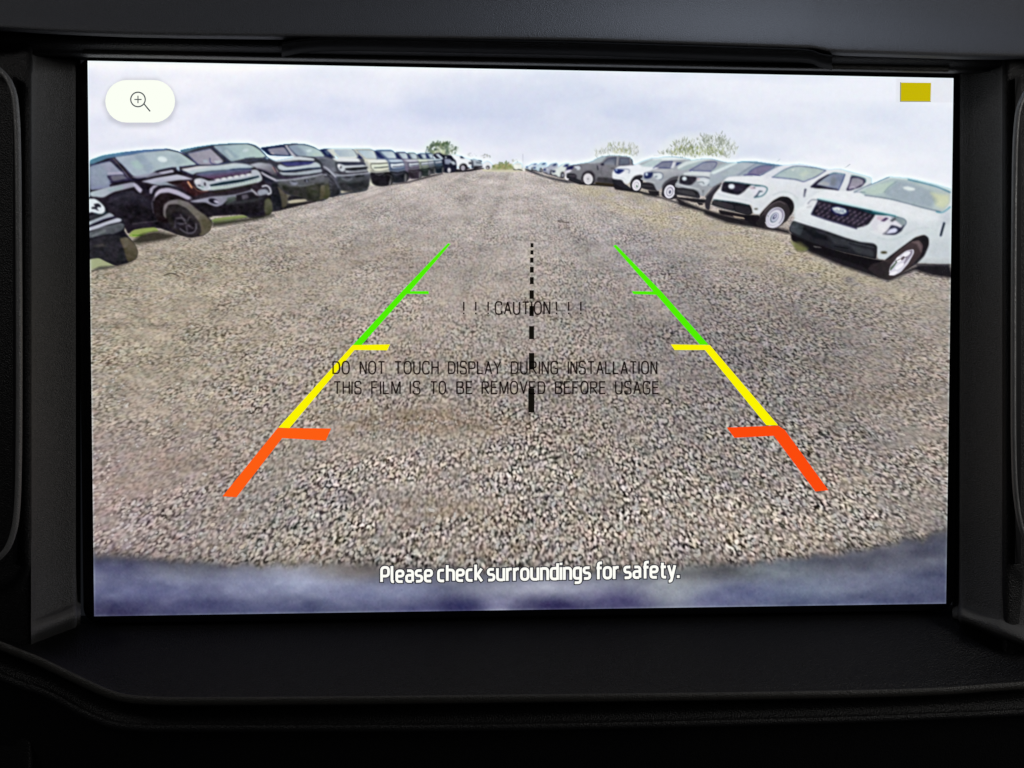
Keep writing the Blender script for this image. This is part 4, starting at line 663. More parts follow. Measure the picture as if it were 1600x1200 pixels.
def edge():
    # the blurred edge of the vehicle's own bumper along the bottom
    XX, YY = np.meshgrid(np.arange(CW)+X0+.5, np.arange(CH)+Y0+.5)
    yb = np.interp(XX, [140, 250, 350, 440, 520, 600, 760, 900, 1010, 1100, 1180, 1300, 1400, 1490], [866, 874, 881, 885, 883, 886, 892, 893, 888, 886, 880, 866, 848, 826])
    yb = yb+2.2*noise(14, 900, 41)
    d = (YY-yb)
    img[:] *= (1-.26*np.clip((d+26)/26, 0, 1)**1.5)[..., None]  # painted shade, gravel darkens in a band towards the bumper
    al = np.clip(d/17+.5, 0, 1); al = al*al*(3-2*al)
    top = np.array([84, 84, 92.]); mid = np.array([110, 114, 134.]); low = np.array([82, 86, 112.])
    t = np.clip(d/70, 0, 1)[..., None]
    c = np.where(t < .45, top+(mid-top)*(t/.45), mid+(low-mid)*((t-.45)/.55))
    def b(x, y, rx, ry, col, v): nonlocal c; w = (min(v*1.1, 1)*np.exp(-((XX-x)/(rx*1.15))**2-((YY-y)/(ry*1.3))**2))[..., None]; c = c*(1-w)+np.array(col, float)*np.array([1, 1, .94])*w
    b(170, 890, 60, 12, (86, 88, 130), .7); b(230, 925, 120, 18, (104, 108, 156), .7); b(180, 955, 60, 12, (58, 56, 92), .8); b(290, 948, 80, 12, (60, 60, 104), .7)
    b(380, 915, 50, 18, (128, 132, 172), .8); b(450, 880, 60, 14, (150, 148, 160), .7); b(480, 905, 60, 20, (152, 160, 205), .8); b(420, 950, 90, 10, (84, 88, 132), .6)
    b(560, 890, 80, 14, (120, 112, 112), .7); b(560, 930, 60, 14, (110, 114, 158), .8); b(640, 925, 50, 14, (134, 140, 180), .8); b(720, 948, 50, 14, (48, 48, 92), .95); b(640, 955, 60, 8, (80, 80, 130), .6)
    b(780, 945, 26, 14, (150, 150, 190), .8); b(850, 918, 110, 14, (158, 161, 190), .9); b(870, 948, 55, 12, (44, 40, 84), .95); b(930, 930, 40, 12, (150, 152, 184), .7); b(985, 940, 55, 13, (60, 56, 104), .9); b(1060, 925, 50, 22, (160, 166, 184), .9); b(1075, 895, 40, 14, (140, 142, 150), .7)
    b(1110, 945, 30, 12, (104, 106, 150), .7); b(1150, 890, 60, 10, (84, 84, 92), .8); b(1230, 890, 60, 16, (132, 142, 160), .8); b(1180, 930, 80, 14, (84, 90, 140), .6); b(1260, 925, 60, 16, (112, 124, 156), .6)
    b(1330, 880, 90, 14, (78, 80, 100), .8); b(1440, 865, 60, 16, (84, 86, 108), .8); b(1400, 915, 90, 16, (110, 116, 150), .6); b(1460, 938, 70, 10, (82, 86, 122), .7); b(1350, 945, 70, 8, (92, 98, 140), .6)
    c = c+(noise(70, 22, 46)*7+noise(26, 11, 47)*5+noise(11, 7, 48)*2.5)[..., None]*np.array([1, 1., .9])
    c = c+2.5*noise(3, 3, 45)[..., None]
    img[:] = img*(1-al[..., None])+c*al[..., None]
    who(50, 'bumper_edge', 'blurred blue grey bumper edge along the bottom of the picture'); own[al > .5] = 50
def finish():
    global img
    src = img.copy()
    XX, YY = np.meshgrid(np.arange(CW)+X0+.5, np.arange(CH)+Y0+.5)
    ground = (own == 2)[..., None]
    car = (own >= 10) & (own < 50)
    carm = ((own >= 10) & (own < 50)).astype(float)
    near = blur((carm + ((own > 3) & (own < 10)) > 0).astype(float), 1.)[..., None]
    # inside the vehicles: mottling, as a compressed video frame has
    mot = .5*noise(7, 5, 81)+.5*noise(3.4, 2.6, 82)+.5*noise(15, 9, 83)
    src = src+(carm*mot*np.clip(1.25-src.mean(-1)/200, .15, 1))[..., None]*np.array([9., 8., 10.])
    s = blur(src, 1.05); src = src*(1-near)+s*near
    src = src + (.42*near+.10*(1-near)*(own != 50)[..., None])*(src-blur(src, 2.2))
    # the pale rim that sharpening leaves where roofs stand against the sky
    up = 1.25*blur(np.roll(carm, -4, 0), 3.6)+.8*blur(np.roll(carm, -2, 0), 1.8); cb = blur(carm, .7); rim = np.clip(up, 0, 1)*np.clip((1-cb)*1.6-.3, 0, 1)*blur((own == 1).astype(float), .7)*np.clip(1.2-np.abs(XX-815)/2200, 0, 1)
    src = src+rim[..., None]*(np.array([250, 255, 255.])-src)*1.
    ed = blur(carm, .9)*(1-blur(carm, .9))*4*(blur((own == 1).astype(float), 2.) > .25)
    src = src+ed[..., None]*np.array([-26, -4, 6.])
    # display edge
    # block artefacts and sensor noise
    lum = noise(8, 8, 61)*1.6+noise(2.2, 2.2, 62)*1.8
    lum = lum*np.where(own == 1, .45, 1.)
    src = src+lum[..., None]+np.stack([noise(5, 5, 63), noise(6, 6, 64), noise(5, 5, 65)], 2)*.9
    img = np.clip(src, 4, 255)

# ================================================================ materials
M_pad = plastic("padded_grey_skin", (.060, .062, .070), .64, .55, 2600, .35, .25)
M_side = plastic("grained_dark_plastic", (.085, .085, .085), .58, .9, 2300, .35, .35)
M_sideR = M_side
M_dark = plastic("fine_black_plastic", (.0065, .0065, .007), .45, .5, 1900, .22, .3)
M_hood = plastic("matt_black_housing", (.0028, .0028, .003), .9, .3, 1900, .04, .3)
M_tray = plastic("smooth_black_plastic", (.0045, .0045, .0055), .44, .6, 1700, .25, .25)
M_gloss = plastic("gloss_black_frame", (.002, .002, .003), .22, 0, 900, .3)
M_ring = plastic("satin_dark_ring", (.11, .11, .11), .34, .3, 2200, .5, .15)
M_bead = plastic("highlight_black_edge", (.022, .021, .019), .42, .4, 2200, .35, .4)  # paler black, puts the edge highlights into the colour
M_vent = plastic("vent_black", (.004, .004, .005), .5, 0, 900, .2)

# ================================================================ the display
disp = empty('touchscreen_display', (0, .004, -.09), label='lit rectangular touchscreen in a black frame showing a gravel lot between two rows of vehicles', category='display')
def child(o): 
    o.parent = disp; o.matrix_parent_inverse = disp.matrix_world.inverted(); return o
disp.matrix_world.translation = disp.location
bpy.context.view_layer.update()

# --- frame: a rounded black slab
def rrect(x0, z0, x1, z1, r, n=8, y=0.):
    out = []
    for cx, cz, a0 in ((x1-r, z1-r, 0), (x0+r, z1-r, 90), (x0+r, z0+r, 180), (x1-r, z0+r, 270)):
        for k in range(n+1):
            a = math.radians(a0+90*k/n); out.append(Vector((cx+r*math.cos(a), y, cz+r*math.sin(a))))
    return out
bx0, bx1, bz0, bz1 = -PW/2-.0037, PW/2+.0032, -PH/2-.0026, PH/2+.0012
rows = [rrect(bx0-.0003, bz0-.0003, bx1+.0003, bz1+.0003, .0052, y=.012), rrect(bx0-.0001, bz0-.0001, bx1+.0001, bz1+.0001, .0051, y=.0012),
        rrect(bx0+.0004, bz0+.0004, bx1-.0004, bz1-.0004, .005, y=.0003), rrect(bx0+.0012, bz0+.0009, bx1-.0012, bz1-.0005, .0045, y=.0002)]
m = len(rows[0]); V = [p for r in rows for p in r]; F = [(i*m+j, i*m+(j+1) % m, (i+1)*m+(j+1) % m, (i+1)*m+j) for i in range(3) for j in range(m)]; F.append(tuple(3*m+j for j in range(m)))
child(mesh('screen_frame', V, F, M_gloss, smooth=False))

# --- the camera picture: one flat sheet of pixels, cut into the things it shows
paint(); finish()
NX, NZ = 1350, 846
gx = np.linspace(-PW/2, PW/2, NX+1); gz = np.linspace(PH/2, -PH/2, NZ+1)
GX, GZ = np.meshgrid(gx, gz); qx, qy = to_px(GX, GZ)
def sample(a, x, y):
    x = np.clip(x-X0-.5, 0, CW-1.01); y = np.clip(y-Y0-.5, 0, CH-1.01); i = x.astype(int); j = y.astype(int); fx = (x-i)[..., None]; fy = (y-j)[..., None]
    return (a[j, i]*(1-fx)+a[j, i+1]*fx)*(1-fy)+(a[j+1, i]*(1-fx)+a[j+1, i+1]*fx)*fy
pic = sample(img, qx, qy)
# a pale bloom is painted into the outermost pixels
edge_d = np.minimum(np.minimum(GX+PW/2, PW/2-GX), np.minimum(PH/2-GZ, GZ+PH/2))*1e3
pic = pic+(np.exp(-(edge_d/.45)**2)*.55)[..., None]*(np.array([235, 252, 255.])-pic)*np.clip(pic.mean(-1, keepdims=True)/200-.15, 0, 1)
pic = np.clip(pic, 3, 255)/255; pl = np.where(pic > .04045, ((pic+.055)/1.055)**2.4, pic/12.92)
cx_, cz_ = np.meshgrid((gx[1:]+gx[:-1])/2, (gz[1:]+gz[:-1])/2); ox, oy = to_px(cx_, cz_)
OWN = own[np.clip((oy-Y0).astype(int), 0, CH-1), np.clip((ox-X0).astype(int), 0, CW-1)]
M_pic = emit_mat("display_pixels", attr=True)
def sheet(name, sel, parent):
    j, i = np.where(sel); ids = np.stack([j*(NX+1)+i, (j+1)*(NX+1)+i, (j+1)*(NX+1)+i+1, j*(NX+1)+i+1], 1)
    used, inv = np.unique(ids, return_inverse=True); inv = inv.reshape(-1, 4); n, k = len(used), len(inv)
    me = bpy.data.meshes.new(name); me.vertices.add(n); me.loops.add(k*4); me.polygons.add(k)
    co = np.zeros((n, 3), np.float32); co[:, 0] = GX.ravel()[used]; co[:, 2] = GZ.ravel()[used]; me.vertices.foreach_set('co', co.ravel())
    me.loops.foreach_set('vertex_index', inv.ravel().astype(np.int32)); me.polygons.foreach_set('loop_start', np.arange(0, k*4, 4, dtype=np.int32)); me.polygons.foreach_set('loop_total', np.full(k, 4, np.int32))
    me.update(calc_edges=True)
    ca = me.color_attributes.new('picture', 'FLOAT_COLOR', 'POINT'); c = np.ones((n, 4), np.float32); c[:, :3] = pl.reshape(-1, 3)[used]; ca.data.foreach_set('color', c.ravel())
    me.materials.append(M_pic); o = bpy.data.objects.new(name, me); link(o, parent); return o
picture = empty('camera_picture', (0, 0, 0)); child(picture); picture['label'] = 'rear camera picture of a gravel lot under a cloudy sky'
for k in sorted(NAMES):
    sel = OWN == k
    if sel.sum() < 4: continue
    o = sheet(NAMES[k][0], sel, picture)
    if NAMES[k][1]: o['label'] = NAMES[k][1]

# --- things the display draws over the picture
def flat(name, polys, col, lift, parent=None, s=1., mat=None):
    V, F = [], []
    for p in polys:
        b = len(V); V += [at(x, y, lift) for x, y in p]; F.append(tuple(range(b, b+len(p))))
    return mesh(name, V, F, mat or emit_mat(name+'_light', col, s=s), parent, smooth=False)
UP = .00012
# guide lines, traced at their ends
L1 = lambda *a: [tuple(p) for p in a]
lines = [
 ('guide_line', 'left parking guide line, green then yellow then red', [
   ('51f000', [[(700, 380), (704, 381), (641, 455), (669.5, 455), (670, 459.5), (636, 459), (565, 539), (551.5, 539), (630, 453)]]),
   ('fbf400', [[(551, 539), (609.5, 538), (605, 547.5), (554, 547), (452.5, 669), (435, 668)]]),
   ('fd5d12', [[(434, 668.5), (517.5, 669.5), (509, 688.5), (441, 684.5), (369.5, 777), (347.5, 775.5)]])]),
 ('guide_line', 'right parking guide line, green then yellow then red', [
   ('51f000', [[(958, 384), (962.5, 382.5), (1033, 455), (1107, 538.5), (1093.5, 538.5), (1025.5, 460.5), (990, 459.5), (987, 455), (1021, 455.5)]]),
   ('fbf400', [[(1048, 538), (1109, 539), (1216, 664.5), (1197.5, 664.5), (1101.5, 547), (1054, 547)]]),
   ('fb4a0c', [[(1135.5, 668), (1216, 665), (1226.5, 672), (1294.5, 766), (1274, 768), (1209, 681), (1147.5, 684)]])])]
for nm, lb, segs in lines:
    g = child(empty(nm)); g['label'] = lb
    for (c, pol), part in zip(segs, ('green_section', 'yellow_section', 'red_section')):
        # each section a sliver of light, triangulated from its outline
        o = flat(part, pol, c, UP, g)
# centre dashes
dash = [(380, 386.5, 4.6, 831.2), (391, 397.5, 4.8, 831.2), (402.5, 410.5, 5.4, 831), (417, 426, 6, 831), (433, 444, 6, 831), (453.5, 467, 6.8, 830.8), (478, 494, 7, 830.6), (509.5, 530, 7.8, 830.6), (551.5, 577.5, 8.4, 830.6), (607, 644.5, 9.6, 830.2)]
child(flat('centre_dashes', [[(c-w/2, a), (c+w/2, a), (c+w/2, b), (c-w/2, b)] for a, b, w, c in dash], '12100c', UP))
# zoom button
def stad(x0, y0, x1, y1, n=14, grow=0., tilt=0.):
    x0 -= grow; x1 += grow; y0 -= grow; y1 += grow; r = (y1-y0)/2; cy = (y0+y1)/2; out = []
    for cx, a0 in ((x1-r, -90), (x0+r, 90)):
        for k in range(n+1):
            a = math.radians(a0+180*k/n); out.append((cx+r*math.cos(a), cy+r*math.sin(a)))
    return out
zb = child(flat('zoom_button', [stad(164.5, 125, 273.5, 191.5)], 'fbfff4', .0001)); zb['label'] = 'white rounded zoom button with a magnifying glass'
def arcpts(cx, cy, r, a0, a1, n=28): return [(cx+r*math.cos(math.radians(a0+(a1-a0)*k/n)), cy+r*math.sin(math.radians(a0+(a1-a0)*k/n))) for k in range(n+1)]
def ringfaces(cx, cy, r0, r1, n=28):
    a, b = arcpts(cx, cy, r0, 0, 360, n), arcpts(cx, cy, r1, 0, 360, n); return [[a[k], a[k+1], b[k+1], b[k]] for k in range(n)]
ic = flat('magnifier_icon', ringfaces(215.6, 155.4, 10.4, 12.3)+[[(224, 162.6), (225.4, 161.4), (235.4, 173.4), (233.8, 174.6)], [(210, 154.6), (221.2, 154.6), (221.2, 156.2), (210, 156.2)], [(214.8, 149.6), (216.4, 149.6), (216.4, 154.5), (214.8, 154.5)], [(214.8, 156.3), (216.4, 156.3), (216.4, 161.2), (214.8, 161.2)]], '3c4348', .0002)
ic.parent = zb; ic.matrix_parent_inverse = zb.matrix_world.inverted()
ys = child(flat('yellow_marker', [[(1408, 129), (1454.8, 129.4), (1454, 158.2), (1407.6, 157.8)]], 'c6b605', .0001)); ys['label'] = 'plain yellow rectangle in the upper right corner of the picture'
yb = flat('marker_border', [[(1406.4, 128), (1408, 129), (1407.6, 157.8), (1406.2, 159)], [(1406.2, 159), (1407.6, 157.8), (1454, 158.2), (1455, 159.2)]], '8f8f78', .0001); yb.parent = ys; yb.matrix_parent_inverse = ys.matrix_world.inverted()

# --- writing
def rnd(p, r, closed=False):
    out = []; n = len(p)
    for i in range(n):
        if not closed and i in (0, n-1): out.append(p[i]); continue
        a, b, c = (np.array(p[(i+d) % n], float) for d in (-1, 0, 1)); u, v = a-b, c-b; lu, lv = np.hypot(*u), np.hypot(*v); rx, ry = r if isinstance(r, tuple) else (r, r)
        ku = min(rx if abs(u[0]) > abs(u[1]) else ry, lu*.5); kv = min(rx if abs(v[0]) > abs(v[1]) else ry, lv*.5); q0, q1 = b+u*ku/lu, b+v*kv/lv
        for t in (0, .17, .33, .5, .67, .83, 1): out.append(tuple(q0*(1-t)**2+2*b*t*(1-t)+q1*t*t))
    return out+([out[0]] if closed else [])
def glyph(ch):
    """strokes of one letter (capital height 1) and its advance width"""
    W = .56; w = .47; x = .74
    U = {'C': ([rnd([(W*.97, .73), (W*.97, 1), (0, 1), (0, 0), (W*.97, 0), (W*.97, .27)], (.26, .38))], W), 'A': ([[(0, 0), (W/2, .99)], [(W/2, .99), (W, 0)], [(.09, .32), (W-.09, .32)]], W),
         'U': ([rnd([(0, 1), (0, 0), (W*.94, 0), (W*.94, 1)], (.26, .3))], W*.94), 'T': ([[(0, .97), (W, .97)], [(W/2, .94), (W/2, 0)]], W), 'I': ([[(0, 0), (0, 1)]], 0.0),
         'O': ([rnd([(0, 0), (0, 1), (W*1.06, 1), (W*1.06, 0)], (.3, .42), True)], W*1.06), 'N': ([[(0, 0), (0, 1)], [(.03, .99), (W*.87, .01)], [(W*.9, 0), (W*.9, 1)]], W*.9),
         'D': ([[(0, 0), (0, 1)], rnd([(.04, .96), (W, .96), (W, .04), (.04, .04)], (.3, .4))], W), 'H': ([[(0, 0), (0, 1)], [(W*.94, 0), (W*.94, 1)], [(.04, .53), (W*.94-.04, .53)]], W*.94),
         'S': ([rnd([(W*.93, .76), (W*.9, 1), (0.02, 1), (0.02, .54), (W*.95, .47), (W*.95, 0), (.02, 0), (0, .26)], .2)], W*.95),
         'P': ([[(0, 0), (0, 1)], rnd([(.04, .96), (W*.94, .96), (W*.94, .44), (.04, .44)], .2)], W*.94), 'L': ([[(0, 1), (0, .03), (W*.8, .03)]], W*.8), 'Y': ([[(0, 1), (W/2, .45), (W, 1)], [(W/2, .42), (W/2, 0)]], W),
         'R': ([[(0, 0), (0, 1)], rnd([(.04, .96), (W*.92, .96), (W*.92, .49), (.04, .49)], .18), [(W*.42, .46), (W, 0)]], W), 'G': ([rnd([(W*.96, .76), (W*.96, 1), (0, 1), (0, 0), (W*.98, 0), (W*.98, .40)], (.26, .36)), [(W*.52, .44), (W*1.02, .44)]], W*1.02),
         'F': ([[(0, 0), (0, .97), (W*.84, .97)], [(.04, .5), (W*.72, .5)]], W*.84), 'E': ([[(W*.86, .97), (0, .97), (0, .03), (W*.88, .03)], [(.04, .52), (W*.78, .52)]], W*.88),
         'M': ([[(0, 0), (0, 1)], [(.03, .99), (W*.58, .03)], [(W*.6, .03), (W*1.17, .99)], [(W*1.2, 1), (W*1.2, 0)]], W*1.2), 'B': ([[(0, 0), (0, 1)], rnd([(.04, .96), (W*.88, .96), (W*.88, .54), (.04, .54)], .18), rnd([(W*.5, .50), (W*.97, .50), (W*.97, .04), (.04, .04)], .2)], W*.97),
         'V': ([[(0, 1), (W/2, .02)], [(W/2, .02), (W, 1)]], W), '!': ([[(0, 1), (0, .28)], [(0, .13), (0, 0)]], 0.0)}
    Lw = {'P': ([rnd([(0, 0), (0, 1), (w+.04, 1), (w+.04, .40), (.06, .40)], .24)], w+.04), 'l': ([rnd([(0, 1.08), (0, 0), (.15, 0)], .14)], .10), 'e': ([rnd([(.06, .37), (w, .37), (w, x), (0, x), (0, 0), (w*.93, 0)], .2)], w),
         'a': ([rnd([(.04, x), (w*.95, x), (w*.95, 0)], .2), rnd([(w*.95-.06, .43), (0, .43), (0, 0), (w*.95-.06, 0)], .18)], w*.95), 's': ([rnd([(w*.88, x), (0, x), (0, .38), (w*.9, .38), (w*.9, 0), (0, 0)], .19)], w*.9),
         'c': ([rnd([(w*.86, x), (0, x), (0, 0), (w*.88, 0)], .22)], w*.84), 'h': ([[(0, 0), (0, 1.08)], rnd([(.06, x), (w, x), (w, 0)], .22)], w), 'k': ([[(0, 0), (0, 1.08)], [(w*.92, x+.06), (.13, .38), (w*.98, -.07)]], w*.9),
         'u': ([rnd([(0, x+.07), (0, 0), (w-.06, 0)], .22), [(w, x+.07), (w, -.07)]], w), 'r': ([[(0, -.07), (0, x+.07)], rnd([(.07, .6), (.1, x), (.33, x)], .14)], .27), 'o': ([rnd([(0, 0), (0, x), (w+.02, x), (w+.02, 0)], .24, True)], w+.02),
         'n': ([[(0, -.07), (0, x+.07)], rnd([(.06, x), (w, x), (w, -.07)], .22)], w), 'd': ([[(w, 1.08), (w, -.07)], rnd([(w-.06, x), (0, x), (0, 0), (w-.06, 0)], .22)], w), 'i': ([[(0, -.07), (0, x+.07)], [(0, .96), (0, 1.12)]], 0.0),
         'g': ([rnd([(w, x+.04), (w, -.28), (.04, -.28)], .2), rnd([(w-.06, x), (0, x), (0, .02), (w-.06, .02)], .22)], w), 'f': ([rnd([(.13, -.07), (.13, 1.06), (.40, 1.06)], .16), [(0, .71), (.05, .71)], [(.2, .71), (.38, .71)]], .30),
         't': ([rnd([(.13, 1.0), (.13, 0), (.40, 0)], .16), [(0, .71), (.05, .71)], [(.2, .71), (.38, .71)]], .32), 'y': ([[(0, x+.07), (w/2+.01, .02)], rnd([(w, x+.07), (.2, -.28), (.02, -.28)], .12)], w), '.': ([[(0, -.07), (0, .12)]], 0.0)}
    return (Lw if LOWER[0] else U)[ch]
LOWER = [False]
def text(name, body, x0, x1, ybase, cap, mat, lift, weight, gap, grow=0., word=.5, parent=None, y1=None, lower=False, cut=0.):
    """writing from x0 to x1 (photo pixels) on the line ybase, capitals cap pixels high"""
    LOWER[0] = lower; strokes = []; pen = 0.
    for ch in body:
        if ch == ' ': pen += word; continue
        st, adv = glyph(ch); strokes += [[(pen+px_, py_) for px_, py_ in q] for q in st]; pen += adv+gap+weight
    tot = pen-gap-weight; V, F = [], []; y1 = ybase if y1 is None else y1; hw = weight/2+grow
    S = (x1-x0-weight*cap*.8)/max(tot, 1e-6) if tot > .05 else cap*.8; xo = x0+(weight*cap*.4 if tot > .05 else (x1-x0)/2)
    for n_, q in enumerate(strokes):
        q = [np.array(p, float)*np.array([S, cap]) for p in q]; q = [p for i, p in enumerate(q) if i == 0 or np.hypot(*(p-q[i-1])) > 1e-4]
        closed = np.hypot(*(q[0]-q[-1])) < 1e-3; m = len(q); b = len(V)
        for i, p in enumerate(q):
            a_ = q[i-1] if i else (q[-2] if closed else None); c_ = q[i+1] if i < m-1 else (q[1] if closed else None)
            t1 = (p-a_)/np.hypot(*(p-a_)) if a_ is not None else None; t2 = (c_-p)/np.hypot(*(c_-p)) if c_ is not None else None
            if t1 is None: t1 = t2
            if t2 is None: t2 = t1
            nrm = np.array([-(t1+t2)[1], (t1+t2)[0]]); nl = np.hypot(*nrm); nrm = nrm/nl if nl > .2 else np.array([-t1[1], t1[0]])
            k = 1/max(abs(nrm@np.array([-t1[1], t1[0]])), .42); h = hw*cap*k
            e = p.copy()
            if not closed and grow and i == 0: e = p-t2*grow*cap
            if not closed and grow and i == m-1: e = p+t1*grow*cap
            for sg in (1, -1):
                z = e+nrm*h*sg; t = (z[0])/(x1-x0); V.append(at(xo+z[0], ybase+(y1-ybase)*t-z[1]-weight*cap*.5*0, lift+n_*4e-7))
        F += [(b+2*i, b+2*i+1, b+2*i+3, b+2*i+2) for i in range(m-1)]
    return mesh(name, V, F, mat, parent, smooth=False)
MSG = dict(body='Please check surroundings for safety.', x0=594.5, x1=1061.5, ybase=909.2, cap=22.6, y1=901.4, weight=.19, gap=.06, word=.25, lower=True)
msg = child(text('safety_message', mat=emit_mat('message_light', 'fffff8'), lift=.00026, **MSG)); msg['label'] = 'white writing along the bottom: Please check surroundings for safety.'
ol = text('message_outline', mat=emit_mat('outline_light', '262833'), lift=.00016, grow=.07, **MSG); ol.parent = msg; ol.matrix_parent_inverse = msg.matrix_world.inverted()

# ================================================================ protective film with its printed warning
film = empty('protective_film', (0, -.0006, 0), label='clear protective film on the display with grey caution writing', category='protective film')
ink = bpy.data.materials.new('grey_ink'); ink.use_nodes = True; nt = ink.node_tree; nt.nodes.clear()
out = nt.nodes.new('ShaderNodeOutputMaterial'); mxs = nt.nodes.new('ShaderNodeMixShader'); tr = nt.nodes.new('ShaderNodeBsdfTransparent'); tr.inputs[0].default_value = (.085, .062, .06, 1); df = nt.nodes.new('ShaderNodeBsdfDiffuse'); df.inputs[0].default_value = (.035, .03, .03, 1)
mxs.inputs[0].default_value = .25; nt.links.new(tr.outputs[0], mxs.inputs[1]); nt.links.new(df.outputs[0], mxs.inputs[2]); nt.links.new(mxs.outputs[0], out.inputs[0])
FL = .0007
def words(line, y, cap, w=1.):
    g = empty('printed_line', (0, 0, 0)); g.parent = film; g.matrix_parent_inverse = film.matrix_world.inverted(); g['label'] = 'printed line: '+' '.join(a for a, _, _ in line)
    for body, x0, x1 in line:
        o = text('printed_word', body, x0, x1, y, cap, ink, FL, .128, .12); o.parent = g
film.matrix_world.translation = film.location; bpy.context.view_layer.update()
words([('!', 723.2, 726, ), ('!', 742, 744.8), ('!', 761.4, 764.2), ('CAUTION', 773, 860), ('!', 868, 871), ('!', 887, 890), ('!', 906, 909)], 491, 19.5)
words([('DO', 519.5, 546.5), ('NOT', 562, 602), ('TOUCH', 616, 685.5), ('DISPLAY', 700, 783), ('DURING', 798, 872.5), ('INSTALLATION', 887, 1027)], 584.2, 19.5)
words([('THIS', 521, 565), ('FILM', 580, 626), ('IS', 640, 657), ('TO', 672, 697), ('BE', 713, 739), ('REMOVED', 752.5, 852), ('BEFORE', 867, 947), ('USAGE', 961, 1030)], 615.5, 19.5)
clear = bpy.data.materials.new('clear_film'); clear.use_nodes = True; nt = clear.node_tree; nt.nodes.clear(); out = nt.nodes.new('ShaderNodeOutputMaterial'); tr = nt.nodes.new('ShaderNodeBsdfTransparent'); nt.links.new(tr.outputs[0], out.inputs[0])
o = mesh('film_sheet', rrect(-PW/2-.001, -PH/2-.001, PW/2+.001, PH/2+.0005, .002, y=-.0006), [tuple(range(36))], clear, smooth=False); o.parent = film; o.matrix_parent_inverse = film.matrix_world.inverted()

# ================================================================ the dashboard round it
dash_o = empty('dashboard', (0, .03, -.12), label='dark grained plastic dashboard surrounding the screen', category='dashboard')
dash_o.matrix_world.translation = dash_o.location; bpy.context.view_layer.update()
def dchild(o, parent=None):
    p = parent or dash_o; o.parent = p; o.matrix_parent_inverse = p.matrix_world.inverted(); return o
def ip(x, xs, ys): return float(np.interp(x, xs, ys))
def sm(t): t = min(max(t, 0), 1); return t*t*(3-2*t)
XS = sorted(set(list(range(-500, 2101, 26))+[96, 104, 110, 114, 1270, 1276, 1282]))
# padded top
rows = []
def pad_edge(x): return ip(x, [-500, 0, 100, 200, 300, 470, 900, 1270, 1300, 1500, 2100], [30, 46, 52, 56, 58, 60, 66, 78, 84, 90, 96])
for (dy, dep) in ((-420, -.014), (-250, -.007), (-150, -.0025), (-100, .0008), (-75, .003), (-60, .0050), (-48, .0073), (-38, .0098), (-30, .0120), (-23, .0140), (-17, .0156), (-12, .0167), (-8, .0173), (-5, .0174), (-2, .0168), (0, .0155), (2, .013), (4, .008), (6, -.01)):
    rows.append([at(x, pad_edge(x)+dy, dep) for x in XS])
dchild(grid('padded_top', rows, M_pad))
# display hood: the black housing between pad and screen, with its lip
hx = [x for x in XS if 470 <= x <= 1280]
def hood_top(x): return ip(x, [440, 470, 500, 560, 900, 1250, 1268, 1282, 1300], [66, 61, 58.5, 58, 64.5, 75.5, 77, 83, 86])
rows = [[at(x, hood_top(x)+d, z) for x in range(440, 1301, 10)] for d, z in ((8, -.01), (1, .006), (0, .0135), (1.2, .0222), (4, .0228), (16, .018), (24, .006))]
dchild(grid('display_hood', rows, M_hood))
def gap_y(x): return ip(x, [-500, 117, 1500, 2100], [70, 74, 100, 112])
rows = [[at(x, gap_y(x)+d, z) for x in XS] for d, z in ((-26, .008), (-14, .0115), (-4, .010), (2, .008), (6, .0068), (8.5, .0066), (11, .0058), (14, .0035), (17, -.002), (20, -.010))]
dchild(grid('upper_trim', rows, M_dark))
rows = [at(x, gap_y(x)+6.0+.002*(x-130), .0068) for x in range(132, 1500, 19)]
dchild(tube('lip_bead', rows, .0009, M_bead, flat=.7))  # bar along the lip, its paler black standing in for the highlight

# one wrap round surface for cheeks: columns from the display edge outwards
def cheek(name, cols, mat, side):
    ys = [60, 74, 84, 90, 95, 99, 103, 108, 114, 126, 150, 200, 300, 400, 500, 600, 700, 780, 840, 880, 910, 930, 942, 950, 955, 959, 963, 967, 971, 975, 979, 985, 993, 1003]
    rows = []
    for y in ys:
        r = []
        for (x, d) in cols:
            xx = x(y) if callable(x) else x; dd = d(y) if callable(d) else d
            far_ = (min(xx, 118)-118)/-68. if side < 0 else (max(xx, 1500)-1500)/68.
            yy = y+sm((y-860)/100.)*(26*far_-10)
            foot = .011*sm((y-950)/19.)+.004*sm((y-860)/100.)
            top = -.010*(1-sm((y-70)/44.))
            r.append(at(xx, yy, dd+foot*(1. if side < 0 else .45)+top-.024*sm((y-974)/29.)))
        rows.append(r)
    return dchild(grid(name, rows, mat))
cheek('side_cheek', [(126, -.006), (120, -.005), (119, -.0025), (118, .0004), (113, .0011), (104, .0018), (85, .0042), (68, .0078), (58, .0098), (54, .0112), (51, .0130), (48.5, .0142)], M_side, -1)
cheek('side_cheek', [(1488, -.006), (1497, -.005), (1498.5, -.0025), (1500, .0004), (1505, .0011), (1514, .0018), (1532, .0038), (1550, .007), (1560, .0086), (lambda y: 1564+.0*y, .0096), (lambda y: 1567+ip(y, [780, 1000], [0, 50]), .0112), (lambda y: 1571+ip(y, [780, 1000], [0, 60]), .0120)], M_sideR, 1)
